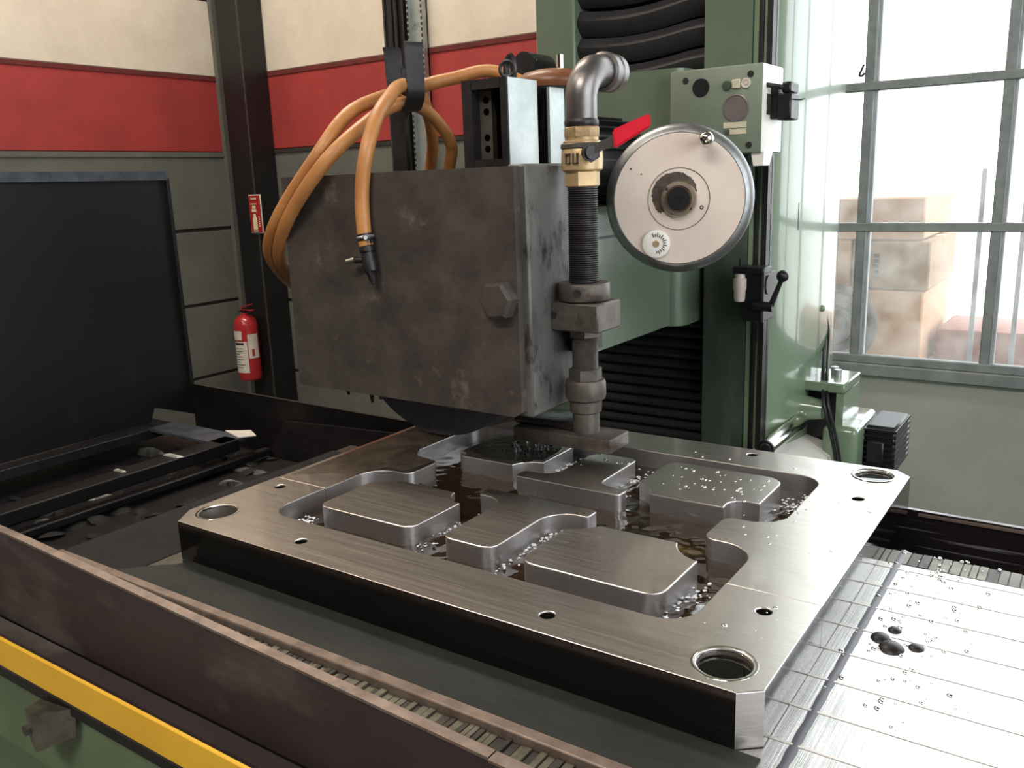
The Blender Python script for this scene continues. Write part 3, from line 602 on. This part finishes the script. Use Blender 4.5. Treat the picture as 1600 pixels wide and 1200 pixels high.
MB().lathe((PX, PY, .152), Zx, [(.032, 0), (.032, .022), (.030, .023)], 6, .2).build('lower_nut', 'rust', cp)
MB().lathe((PX, PY, 0), Zx, [(.030, .112), (.037, .116), (.039, .122), (.039, .146), (.036, .153)], 32).build('union_collar', 'rust', cp)
MB().lathe((PX, PY, 0), Zx, [(.026, .049), (.026, .088), (.030, .091), (.031, .112)], 28).build('lower_pipe', 'rust', cp)
MB().box(-.70, -.482, .582, .662, .022, .050, .004, 2).build('nozzle_foot', 'rust', cp)
MB().box(-.71, -.56, .60, .69, .050, .066, .006, 2).build('wet_splash_shelf', 'oilfilm', cp)
# ================================================================ hose hook and orange hose
hk = thing('hose_hook', 'dark bent strap hook that holds the orange hose above the guard', 'hook', (-1.04, .77, .55))
UD = Vector((-.897, .442, 0)); WD = Vector((.442, .897, 0)); HF = Vector((-1.016, .72, 0))
def strap(pts, w, th, nm):
    b = MB(); A = []; k = len(pts)
    for i, (u, z) in enumerate(pts):
        a_, c_ = pts[max(i - 1, 0)], pts[min(i + 1, k - 1)]; t = Vector((c_[0] - a_[0], c_[1] - a_[1])).normalized(); nn = (t.y * th, -t.x * th)
        q = []
        for uu, zz, s_ in ((u, z, -w), (u, z, w), (u + nn[0], z + nn[1], w), (u + nn[0], z + nn[1], -w)):
            p = HF + UD * uu + WD * s_; q.append(b.v((p.x, p.y, zz)))
        A.append(q)
    for p, q in zip(A, A[1:]):
        for j in range(4): b.face([p[j], q[j], q[(j + 1) % 4], p[(j + 1) % 4]])
    b.face(A[0][::-1]); b.face(A[-1]); return b.build(nm, 'darksteel', hk)
strap([(-.004, .818), (0, .806), (0, .725)] + [(.045 - .045 * math.cos(math.radians(t)), .725 - .045 * math.sin(math.radians(t))) for t in range(15, 181, 15)], .0205, -.005, 'front_strap')
strap([(.090, .726), (.112, .735), (.118, .76), (.122, .812), (.128, .822)], .0205, -.005, 'back_prong')
p0 = HF + UD * .118; MB().box(p0.x - .03, p0.x + .012, p0.y + .012, p0.y + .024, .50, .78).box(p0.x - .03, p0.x + .012, .705, p0.y + .024, .490, .502).build('stem', 'darksteel', hk)
hs = thing('orange_hose', 'long orange rubber hose coiled over the hook above the guard', 'hose', (-1.2, .6, .2))
HP = [(-.953, .470, .405), (-.958, .470, .434), (-.958, .472, .514), (-.945, .480, .591), (-.957, .530, .658), (-.984, .600, .700), (-1.018, .660, .722), (-1.050, .722, .734), (-1.058, .770, .730), (-1.066, .790, .706), (-1.085, .760, .702), (-1.080, .715, .712), (-1.062, .660, .706), (-1.066, .560, .669), (-1.082, .480, .586), (-1.196, .470, .473), (-1.282, .505, .395), (-1.353, .600, .327), (-1.440, .740, .275), (-1.339, .860, .20), (-1.168, .900, .321), (-1.062, .880, .563), (-1.042, .860, .619), (-1.046, .825, .660), (-1.058, .785, .690), (-1.064, .735, .698), (-1.060, .680, .686), (-1.025, .580, .655), (-1.047, .472, .577), (-1.165, .470, .472), (-1.258, .510, .388), (-1.327, .600, .323), (-1.440, .770, .262), (-1.351, .870, .252), (-1.225, .920, .349), (-1.162, .930, .563), (-1.110, .880, .640), (-1.082, .830, .695), (-1.064, .790, .728), (-1.040, .800, .742), (-1.005, .840, .753), (-.960, .880, .766), (-.925, .900, .762), (-.89, .92, .745), (-.85, .93, .72)]
MB().tube(HP, .0142, n=12, sub=5).build('hose_tube', 'orange', hs)
tip = MB().lathe((-.9575, .470, .434), (.16, 0, -1), [(.016, 0), (.016, .012), (.013, .014), (.013, .022), (.015, .024), (.016, .034), (.013, .036), (.014, .05), (.015, .055), (.015, .072), (.010, .078), (.008, .09), (.005, .098), (0, .099)], 18).build('tap_body', 'darksteel', hs)
MB().torus((-.956, .470, .428), (.16, 0, -1), .0155, .003, 20, 6).cyl((-.945, .455, .428), (-.938, .452, .428), .004, n=8).build('hose_clamp', 'zinc', hs)
MB().cyl((-.955, .468, .383), (-.985, .462, .383), .006, n=10).build('tap_stem', 'darksteel', tip)
MB().cyl((-.980, .463, .384), (-1.000, .459, .380), .0075, .006, n=12).build('tap_handle', 'chrome', tip)
# ================================================================ table, tank, chuck
T = -.068
tb = thing('machine_table', 'dark oily machine table tank with splash lip along the front', 'machine table', (-.6, .35, -.28))
MB().box(-2.45, 1.3, -.20, .90, -.28, -.262).build('tank_floor', 'tank', tb)
# front lip: a bent sheet that droops a little towards the near end
def lipz(x): return .034 - .0395 * (x + 1.11) / .913 if x > -1.11 else .034 + .006 * math.sin((x + 1.11) * 6)
lp = MB(); n = 24; XL, XE = -2.45, -.187; A = []
for i in range(n + 1):
    x = XL + (XE - XL) * i / n; z = lipz(x)
    A.append([lp.v((x, -.213, -.12)), lp.v((x, -.213, z)), lp.v((x, -.203, z)), lp.v((x, -.203, -.12))])
for p, q in zip(A, A[1:]):
    for j in range(4): lp.face([p[j], q[j], q[(j + 1) % 4], p[(j + 1) % 4]])
lp.face(A[0]); lp.face(A[-1][::-1])
lp.build('front_lip', 'tanklip', tb)
ed = MB(); A = []
for i in range(n + 1):
    x = XL + (XE - XL) * i / n; z = lipz(x); A.append([ed.v((x, -.2145, z - .002)), ed.v((x, -.2145, z + .0015)), ed.v((x, -.2015, z + .0015)), ed.v((x, -.2015, z - .002))])
for p, q in zip(A, A[1:]):
    for j in range(4): ed.face([p[j], q[j], q[(j + 1) % 4], p[(j + 1) % 4]])
ed.build('lip_edge', 'lipedge', tb)
lp2 = MB().hull8([(-.185, -.216, -.12), (.9, -.216, -.12), (.9, -.204, -.12), (-.185, -.204, -.12)], [(-.185, -.216, -.006), (.9, -.216, -.05), (.9, -.204, -.05), (-.185, -.204, -.006)]).build('front_lip', 'tanklip', tb)
MB().hull8([(-.185, -.2175, -.007), (.9, -.2175, -.051), (.9, -.2025, -.051), (-.185, -.2025, -.007)], [(-.185, -.2175, -.004), (.9, -.2175, -.048), (.9, -.2025, -.048), (-.185, -.2025, -.004)]).build('lip_edge', 'lipedge', tb)
MB().box(-2.45, 1.3, -.2125, -.200, -.262, -.12).build('lip_skirt', 'tank', tb)
MB().hull8([(-2.45, -.262, -.16), (1.3, -.262, -.16), (1.3, -.224, -.16), (-2.45, -.224, -.16)], [(-2.45, -.250, -.112), (1.3, -.250, -.112), (1.3, -.224, -.112), (-2.45, -.224, -.112)]).build('lip_foot', 'tanklip', tb)
# back splash panel
MB().hull8([(-2.2, .90, -.27), (-.2, .90, -.27), (-.2, .91, -.27), (-2.2, .91, -.27)], [(-2.2, .90, -.086), (-.2, .90, -.103), (-.2, .91, -.103), (-2.2, .91, -.086)]).build('back_panel', 'tank', tb)
MB().hull8([(-.2, .90, -.27), (1.3, .90, -.27), (1.3, .91, -.27), (-.2, .91, -.27)], [(-.2, .90, -.103), (1.3, .90, -.112), (1.3, .91, -.112), (-.2, .91, -.103)]).build('back_panel', mat('wet_panel_painted_glints', S(40, 34, 36), S(28, 25, 28), 8, .22, .3, stretch=(1.2, 4, 60), spots=(S(150, 148, 152), 1.6, .60, .72), spec=.7), tb)  # pale streaks paint reflections onto the dark wet panel
MB().hull8([(-1.80, .86, -.26), (-1.1, .86, -.26), (-1.1, .872, -.26), (-1.80, .872, -.26)], [(-1.74, .885, -.15), (-1.1, .885, -.12), (-1.1, .897, -.12), (-1.74, .897, -.15)]).build('deflector_plate', 'tank', tb)
MB().box(.0, 1.3, .896, .906, -.114, -.109).build('panel_edge', 'lipedge', tb)
# frame bars over the left pit
bar = MB().box(-2.15, -1.80, .70, .79, -.192, -.180, .002, 1).build('cross_bar', 'hoodedge', tb)
MB().box(-1.86, -1.795, -.20, .76, -.215, -.180, .003, 1).build('long_bar', 'tank', tb)
MB().box(-2.45, -2.15, -.20, .79, -.215, -.185, .002, 1).build('side_ledge', 'darksteel', tb)
MB().box(-1.80, -1.77, -.20, .85, -.25, -.23, .003, 1).build('lower_bar', 'tank', tb)
MB().box(-1.38, -1.34, -.20, .86, -.262, -.235, .003, 1).build('lower_bar', 'tank', tb)
MB().box(-1.24, -1.20, -.20, .86, -.262, -.12, .003, 1).build('chuck_stop', 'tank', tb)
# sludge lumps: uncountable
sl = MB()
for k in range(150):
    x = random.uniform(-2.12, -1.22); y = random.uniform(-.15, .85); r = random.uniform(.008, .035)
    sl.lathe((x, y, -.262), (random.uniform(-.4, .4), random.uniform(-.4, .4), 1), [(r, 0), (r * .8, r * .16), (r * .3, r * .3), (0, r * .33)], 7, random.random())
tag(sl.build('tank_sludge', 'sludge', ang=20), 'black oily grinding sludge lying over the tank floor left of the plate', 'sludge', kind='stuff')
SC = [(-2.141, .691, .045, .02, .02, 'largest glinting scrap lump in the pit close to the black hood'), (-1.838, .409, .020, .006, .004, 'small bright scrap sliver on the middle of the long bar'),
 (-1.345, .240, .012, .012, .003, 'round pale scrap disc on the tank floor near the front lip'), (-1.825, .560, .035, .010, .004, 'long pale scrap strip on the long bar behind the sliver'),
 (-1.920, .391, .008, .03, .004, 'narrow dark scrap lying crosswise beside the long bar'), (-1.863, .215, .025, .018, .008, 'rough grey scrap chunk near the front end of the long bar'),
 (-1.622, .465, .035, .012, .004, 'pale scrap strip lying on the tank floor left of the mould plate'), (-1.687, .635, .03, .02, .01, 'grey scrap chunk between the long bar and the mould plate'),
 (-1.731, .736, .05, .02, .006, 'wide pale scrap beside the far end of the long bar'), (-1.02, .05, .016, .012, .006, 'small angular scrap on the chuck just left of the plate corner')]
for x, y, a, b_, h, lab_ in SC:
    zb = -.262 if x < -1.25 else T
    if -1.86 < x < -1.79: zb = -.180
    o = MB().hull8([(x - a, y - b_, zb), (x + a * .8, y - b_ * .7, zb), (x + a, y + b_, zb), (x - a * .7, y + b_ * .8, zb)], [(x - a * .8, y - b_ * .7, zb + h), (x + a * .7, y - b_ * .5, zb + h * 1.6), (x + a * .8, y + b_ * .7, zb + h * .7), (x - a * .6, y + b_ * .5, zb + h)]).build('metal_scrap', 'scrap' if h < .005 else 'ironr')
    tag(o, lab_, 'scrap', 'scraps in the tank')
o = MB().prism([(-1.90, .79), (-1.80, .76), (-1.77, .80), (-1.83, .83), (-1.86, .81)], -.179, -.176).build('paper_scrap', 'paper'); tag(o, 'torn white paper scrap on the bar end by the tank back panel', 'paper')
# end hood
ho = thing('end_splash_hood', 'tall black sheet metal splash hood at the left end of the table', 'splash guard', (-2.2, .3, -.2))
MB().prism([(-1.3, -.18), (.74, -.18), (.76, -.135), (.905, -.19), (.905, .590), (-1.3, .606)], -2.215, -2.2, 'x').build('end_panel', 'hood', ho)
MB().hull8([(-2.2, -1.3, .580), (-2.188, -1.3, .580), (-2.188, .895, .563), (-2.2, .895, .563)], [(-2.2, -1.3, .606), (-2.188, -1.3, .606), (-2.188, .905, .590), (-2.2, .905, .590)]).build('top_fold', 'hoodedge', ho)
MB().box(-2.2, -2.19, .893, .905, -.10, .57).build('edge_fold', 'hood', ho)
MB().box(-3.0, -2.215, .893, .905, -.18, .586).build('rear_panel', 'hood', ho)
# chuck
ck = thing('magnetic_chuck', 'wet steel magnetic chuck block lying under the plate', 'magnetic chuck', (-.2, .2, -.262))
MB().box(-1.19, 1.0, -.083, .56, -.262, T, .002, 1).build('chuck_body', 'chuck', ck)
MB().prism([(-1.03 + .05 * noise.noise((k * .25, 2, 1)) + .006 * k, -.082 + .0815 * k / 14) for k in range(15)][::-1] + [(.004, -.082), (.004, -.0005)], T - .001, T + .0017).build('residue_film', 'residue', ck)
MB().box(-1.188, -1.002, -.082, .555, T - .001, T + .0015, .001, 1).build('sludge_film', 'sludge', ck)
MB().box(-1.19, 1.0, -.101, -.0835, -.262, T + .004, .002, 1).build('edge_strip', 'lipedge', ck)
MB().box(-1.19, 1.0, -.195, -.101, -.262, T - .012).build('front_core', 'lamd', ck)
MB().box(-1.19, 1.0, .56, .615, -.262, T - .003).build('rear_core', 'lamd', ck)
for k in range(9):
    y = .0415 + .0712 * k
    if y < .555: MB().box(-1.0, 1.0, y - .0018, y + .0018, T - .002, T + .0006).build('pole_line', 'pole', ck)
x = -1.05; k = 0
while x < .08:
    w = random.uniform(.005, .011); g = random.uniform(.001, .002)
    MB().box(x, x + w, -.190, -.102, T - .014, T - .006 + random.uniform(-.002, .002)).build('lamination', 'lam' if random.random() < .6 else 'lamd', ck); x += w + g
x = .0
while x < .8:
    w = random.uniform(.008, .014)
    MB().box(x, x + w, .562, .612, T - .006, T - .0005 + random.uniform(-.001, .001)).build('lamination', 'lam' if random.random() < .7 else 'lamd', ck); x += w + .002
ds = MB()
for k in range(130):
    t = random.random(); y = .12 + .5 * random.random() ** .8; x = .02 + random.gauss(.07, .035); r = random.uniform(.001, .0042)
    if x < .006: continue
    ds.lathe((x, y, T), Zx, [(r, 0), (r * .85, r * .3), (r * .4, r * .5), (0, r * .55)], 8)
tag(ds.build('chuck_splashes', 'drop', ang=60), 'water droplets and splashes on the chuck right of the plate', 'water', kind='stuff')
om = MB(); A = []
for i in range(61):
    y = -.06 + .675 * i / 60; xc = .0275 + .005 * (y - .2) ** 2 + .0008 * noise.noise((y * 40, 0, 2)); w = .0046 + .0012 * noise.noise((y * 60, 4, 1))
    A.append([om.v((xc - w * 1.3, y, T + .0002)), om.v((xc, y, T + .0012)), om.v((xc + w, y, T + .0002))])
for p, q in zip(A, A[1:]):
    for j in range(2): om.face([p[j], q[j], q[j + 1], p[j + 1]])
tag(om.build('dark_streak', mat('blue_grey_streak', S(74, 74, 84), S(56, 56, 66), 20, .3)), 'dark streak running along the chuck beside the right side of the plate', 'oil')  # thin blue-grey strip along the plate's right edge
for k, (x, y, r) in enumerate(((.055, .315, .013), (.072, .296, .016), (.066, .345, .009), (.098, .312, .010))):
    o = MB().lathe((x, y, T), (.1, -.1, 1), [(r, 0), (r * .8, r * .25), (r * .4, r * .4), (0, r * .45)], 14).build('sludge_lump', 'tank')
    tag(o, ('black sludge lump on the chuck, nearest to the plate', 'largest black sludge lump on the wet chuck', 'smallest black sludge lump on the chuck, farthest back', 'black sludge lump on the chuck, farthest from the plate')[k], 'sludge', 'sludge lumps on the chuck')
# ================================================================ the steel mould plate
pt = thing('mould_plate', 'thick ground steel mould frame plate with pocket and corner bores', 'steel plate', (-.5, .405, T))
SP = .2345
big = [(-.0555, .049), (-.948, .062), (-.0555, .761), (-.948, .752)]; sml = [(-.952, .2), (-.728, .0455), (-.281, .0415), (-.057, .185), (-.052, .633), (-.279, .777), (-.952, .62)]
front = fillet([(-1, SP), (-1, .043), (-.972, 0), (-.024, 0), (0, .02), (0, SP), (-.125, SP), (-.125, .105, .045), (-.873, .105, .045), (-.873, SP)], 8)
rear = fillet([(0, SP + .0012), (0, .784), (-.026, .81), (-.972, .81), (-1, .77), (-1, SP + .0012), (-.873, SP + .0012), (-.873, .368, .05), (-.79, .368, .018), (-.79, .457, .018), (-.873, .457, .05), (-.873, .705, .045), (-.125, .705, .045), (-.125, .457, .05), (-.21, .457, .02), (-.21, .361, .02), (-.125, .361, .05), (-.125, SP + .0012)], 8)
def inpoly(q, a, b): return a < q[1] < b
RB = .031
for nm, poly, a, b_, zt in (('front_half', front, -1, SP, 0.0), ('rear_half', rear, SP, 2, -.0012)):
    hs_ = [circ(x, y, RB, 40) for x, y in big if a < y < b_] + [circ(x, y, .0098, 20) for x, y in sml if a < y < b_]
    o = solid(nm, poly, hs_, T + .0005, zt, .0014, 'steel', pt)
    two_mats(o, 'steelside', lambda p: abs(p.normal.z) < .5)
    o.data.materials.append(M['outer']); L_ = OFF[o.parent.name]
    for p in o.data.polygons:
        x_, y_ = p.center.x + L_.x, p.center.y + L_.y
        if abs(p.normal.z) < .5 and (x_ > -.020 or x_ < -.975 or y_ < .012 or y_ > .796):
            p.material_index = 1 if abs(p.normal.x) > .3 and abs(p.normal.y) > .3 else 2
for x, y in big:
    MB().lathe((x, y, 0), Zx, [(RB + .0004, -.066), (RB - .0008, -.066), (RB - .0008, -.005), (RB + .0003, -.003)], 40, cap=False).build('bore_sleeve', 'rust', pt)
    MB().lathe((x, y, 0), Zx, [(RB + .0065, -.0008), (RB + .0055, .0004), (RB + .003, .0004), (RB - .0002, -.0028), (RB - .0002, -.005)], 48, cap=False).build('bore_rim', 'chrome', pt)
    MB().lathe((x, y, 0), Zx, [(0, -.0665), (RB, -.0665), (RB, -.064), (0, -.064)], 32).build('bore_floor', 'tank', pt)
for x, y in sml: MB().lathe((x, y, 0), Zx, [(0, -.067), (.0094, -.067), (.0096, -.0026), (0, -.0026)], 16).build('screw_hole_dark', 'hole', pt)  # black plug just under the rim stands for the shade in the hole
MB().lathe((-.0555, .049, 0), Zx, [(0, -.0085), (RB - .001, -.008), (RB - .001, -.03), (0, -.03)], 32).build('bore_water', 'blackwater', pt)
MB().lathe((-.0555, .761, 0), Zx, [(0, -.006), (RB - .001, -.0055), (RB - .001, -.03), (0, -.03)], 32).build('bore_water', 'blackwater', pt)
MB().box(-.88, -.118, .098, .712, T + .001, -.052).build('pocket_floor', 'tank', pt)
def cut(cx, cy, sx, sy, dx=.040, dy=.038, bow=.35, n=6):
    """concave bite at corner (cx,cy); sx,sy point into the island; returned from the x-edge to the y-edge"""
    p0 = Vector((cx + sx * dx, cy)); p1 = Vector((cx, cy + sy * dy)); m = (p0 + p1) / 2; inn = Vector((sx, sy)).normalized()
    return [tuple(p0.lerp(p1, t) + inn * (bow * .028 * 4 * t * (1 - t))) for t in [i / n for i in range(n + 1)]]
def rr(pts): return fillet(pts, 7)
IS = {}
IS['A'] = rr([(-.823, .168, .022), (-.615, .168, .022)]+[(x, y) for x, y in cut(-.615, .333, -1, -1)[::-1]] + [(x, y) for x, y in cut(-.823, .333, 1, -1, .046, .036, .05)])
IS['C'] = rr([(-.403, .155, .026), (-.183, .155, .026)] + cut(-.183, .325, -1, -1, .05, .045)[::-1] + cut(-.403, .325, 1, -1, .042, .038, .1))
IS['D'] = rr(cut(-.79, .505, 1, 1, .02, .02)[::-1] + cut(-.605, .505, -1, 1, .045, .04) + [(-.605, .673, .024), (-.79, .673, .024)])
IS['F'] = rr(cut(-.398, .490, 1, 1, .042, .045, .3)[::-1] + cut(-.181, .490, -1, 1, .045, .042, .8) + [(-.181, .668, .034), (-.398, .668, .03)])
IS['B'] = rr([(-.555, .168, .022), (-.458, .168, .022), (-.458, .345, .045), (-.395, .345, .010), (-.395, .378, .008), (-.613, .378, .008), (-.613, .345, .010), (-.555, .345, .035)])
IS['E'] = rr([(-.612, .457, .008), (-.397, .457, .010), (-.397, .490, .012), (-.456, .490, .022), (-.456, .647, .016), (-.55, .647, .028), (-.55, .490, .035), (-.612, .490, .010)])
for k_, poly in IS.items():
    o = solid('island', poly, [], -.054, -.0006, .0016, 'steel', pt, 'raised steel island standing in the flooded pocket'); two_mats(o, 'steelside', lambda p: abs(p.normal.z) < .5)
# flooded pocket
b = MB(); nx, ny = 170, 136; x0, x1, y0, y1 = -.8725, -.1255, .1055, .7045; G = []
bumps = [(-.41, .58, .035, .014, .03), (-.145, .575, .025, .016, .03), (-.155, .20, .02, .012, .03), (-.60, .22, .012, .008, .02), (-.60, .47, .03, .006, .02), (-.44, .24, .012, .005, .05), (-.80, .39, .04, .010, .016)]
for j in range(ny + 1):
    row = []
    for i in range(nx + 1):
        x = x0 + (x1 - x0) * i / nx; y = y0 + (y1 - y0) * j / ny
        z = -.034 + .0016 * noise.noise((x * 18, y * 26, 0)) + .0011 * noise.noise((x * 46, y * 52, 3)) + .0004 * noise.noise((x * 130, y * 130, 5))
        for bx, by, sx, h, sy in bumps:
            e = math.exp(-((x - bx) / sx) ** 2 - ((y - by) / sy) ** 2); z += h * e * (.55 + .9 * abs(noise.noise((x * 70, y * 70, 9))))
        row.append(b.v((x, y, z)))
    G.append(row)
for j in range(ny):
    for i in range(nx): b.face([G[j][i], G[j][i + 1], G[j + 1][i + 1], G[j + 1][i]])
tag(b.build('coolant_pool', 'coolant', ang=180), 'murky brown coolant flooding the pocket around the steel islands', 'coolant', kind='stuff')
fo = MB()
for cx, cy, sx, sy, n in ((-.437, .575, .012, .05, 55), (-.150, .575, .012, .05, 60), (-.168, .20, .010, .03, 34), (-.60, .235, .006, .04, 22), (-.445, .25, .005, .05, 24), (-.845, .16, .012, .012, 14), (-.60, .62, .006, .03, 14)):
    for k in range(n * 3):
        x = cx + random.gauss(0, sx); y = cy + random.gauss(0, sy); r = random.uniform(.0008, .0034)
        fo.lathe((x, y, -.034 + random.uniform(-.001, .004)), (random.uniform(-.3, .3), random.uniform(-.3, .3), 1), [(r, 0), (r * .9, r * .3), (r * .5, r * .5), (0, r * .55)], 7, random.random())
tag(fo.build('foam_and_glare', mat('white_foam_and_glare', S(226, 230, 238), None, rough=.12, spec=.8), ang=60), 'white coolant froth and painted glare beside the steel islands in the pocket', 'foam', kind='stuff')  # froth beads that also paint in window glare on the water
# droplets on the plate and island tops
dp = MB()
def drops(n, x0, x1, y0, y1, zt, rmin=.0012, rmax=.0042):
    for _ in range(n):
        x = random.uniform(x0, x1); y = random.uniform(y0, y1); r = random.uniform(rmin, rmax) * random.uniform(.5, 1)
        dp.lathe((x, y, zt), Zx, [(r, 0), (r * .92, r * .22), (r * .6, r * .42), (0, r * .5)], 10)
drops(46, -.37, -.20, .53, .65, -.0006); drops(26, -.19, -.02, .38, .60, -.0012); drops(8, -.12, -.02, .12, .22, 0, .001, .004); drops(9, -.545, -.46, .53, .64, -.0006); drops(10, -.4, -.05, .715, .80, -.0012)
tag(dp.build('water_droplets', 'drop', ang=60), 'clear water droplets standing on the right side of the plate', 'water', kind='stuff')
sf = MB(); P = []
for p_, q_ in zip([(-.985, .262), (-.985, .74), (-.90, .79), (-.80, .79), (-.84, .712), (-.868, .69), (-.870, .50), (-.85, .468), (-.80, .452), (-.81, .385), (-.855, .378), (-.880, .345), (-.885, .31), (-.92, .30)], range(99)): P.append((p_[0] + random.uniform(-.006, .0), p_[1] + random.uniform(-.006, .006)))
sf.prism(P, -.0014, -.0008); tag(sf.build('swarf_film', mat('dried_swarf_film', S(104, 92, 78), S(70, 62, 54), 22, .5, .55, bump=.5, bscale=120, spots=(S(52, 46, 40), 7, .52, .70))), 'dried brown swarf film over the rear left of the plate below the guard', 'swarf')
# dark wet film and small jets on the island under the nozzle
fm = MB(); P = []
for k in range(40):
    a = 2 * math.pi * k / 40; rx = .086 + .008 * noise.noise((math.cos(a) * 3, math.sin(a) * 3, 1)); ry = .072 + .01 * noise.noise((math.cos(a) * 3, math.sin(a) * 3, 4))
    P.append((-.697 + rx * math.copysign(abs(math.cos(a)) ** .7, math.cos(a)), .592 + ry * math.copysign(abs(math.sin(a)) ** .7, math.sin(a))))
fm.prism(P, -.0008, .0006); film = fm.build('oil_film', 'oilfilm'); tag(film, 'black oily wet film over the steel island below the guard', 'oil')
jt = MB()
for x, y, h in ((-.690, .575, .026), (-.684, .578, .018), (-.668, .590, .022), (-.655, .600, .014), (-.650, .606, .020), (-.640, .61, .012)):
    jt.lathe((x, y, 0), (random.uniform(-.1, .1), 0, 1), [(.006, 0), (.0035, h * .3), (.003, h * .7), (.0035, h * .9), (0, h)], 9)
for k in range(40):
    x = random.uniform(-.72, -.62); y = random.uniform(.56, .64); r = random.uniform(.001, .003); jt.lathe((x, y, .0006), Zx, [(r, 0), (r * .8, r * .4), (0, r * .6)], 7)
tag(jt.build('coolant_splash', 'water', ang=60), 'small upright coolant splashes on the wet island below the nozzle', 'water', kind='stuff')
# ================================================================ outside the window
g = MB().box(-14, 18, 3.45, 40, F0 - .2, F0 - .02).build('yard_ground', 'yard'); struct(g, 'bright concrete yard outside the window', 'ground')
pal = thing('wooden_pallet', 'wooden pallet under the cartons outside the window', 'pallet', (-1.1, 4.9, F0))
for k in range(6): MB().box(-1.75, -.55, 4.45 + k * .17, 4.57 + k * .17, -.62, -.60).build('pallet_board', 'wood', pal)
for y in (4.47, 4.9, 5.3): MB().box(-1.75, -.55, y, y + .09, F0 - .02, -.62).build('bearer', 'wood', pal)
CT = [(-1.75, -1.13, -.60, -.16, 'cardd', 'left carton of the bottom layer outside the window'), (-1.125, -.60, -.60, -.16, 'card', 'right carton of the bottom layer outside the window'), (-1.75, -1.0, -.155, .12, 'card', 'left carton of the middle layer outside the window'), (-.995, -.58, -.155, .12, 'cardd', 'right carton of the middle layer outside the window'), (-1.75, -.62, .125, .36, 'card', 'long carton on top of the stack outside the window')]
for x0, x1, z0, z1, m_, l in CT:
    c_ = thing('cardboard_box', 'brown cardboard ' + l, 'box', ((x0 + x1) / 2, 4.9, z0), 'cartons outside the window')
    MB().box(x0, x1, 4.5, 5.4, z0, z1, .01, 1).build('carton', m_, c_)
    MB().box(x0 + .002, x1 - .002, 4.92, 4.98, z1 - .001, z1 + .002).build('tape', 'tag', c_)
    if z0 < 0 and x1 > -.9:
        p_ = MB()
        for k in range(5): p_.box(x0 + .12 + .006 * (k % 2), x0 + .15, 4.496, 4.501, z0 + .06 + k * .03, z0 + .08 + k * .03)
        p_.build('print_mark', 'cardd' if m_ == 'card' else 'joint', c_)
co = thing('hose_coil', 'dark coil of rubber hose leaning on the cartons outside', 'hose', (-1.02, 4.4, -.60))
for k in range(5): MB().torus((-1.05, 4.42 - .006 * k, -.36), (0, 1, 0), .05 + .042 * k, .02, 40, 8).build('coil_turn', 'rubber', co)
for x in (-.36, -.155):
    o = MB().box(x - .012, x + .012, 4.6, 4.625, F0 - .02, .50 if x < -.2 else 1.2).build('fence_post', 'winframe'); tag(o, ('thin grey fence post just right of the cartons outside', 'taller thin grey post outside near the window mullion')[x > -.2], 'post')
o = MB().box(-.56, 1.2, 4.75, 5.3, F0 - .02, -.40, .03, 2).build('brick_planter', mat('red_brown_brick', S(150, 112, 102), S(130, 96, 88), 12, .85)); tag(o, 'low reddish brown block outside below the bright panes', 'planter')
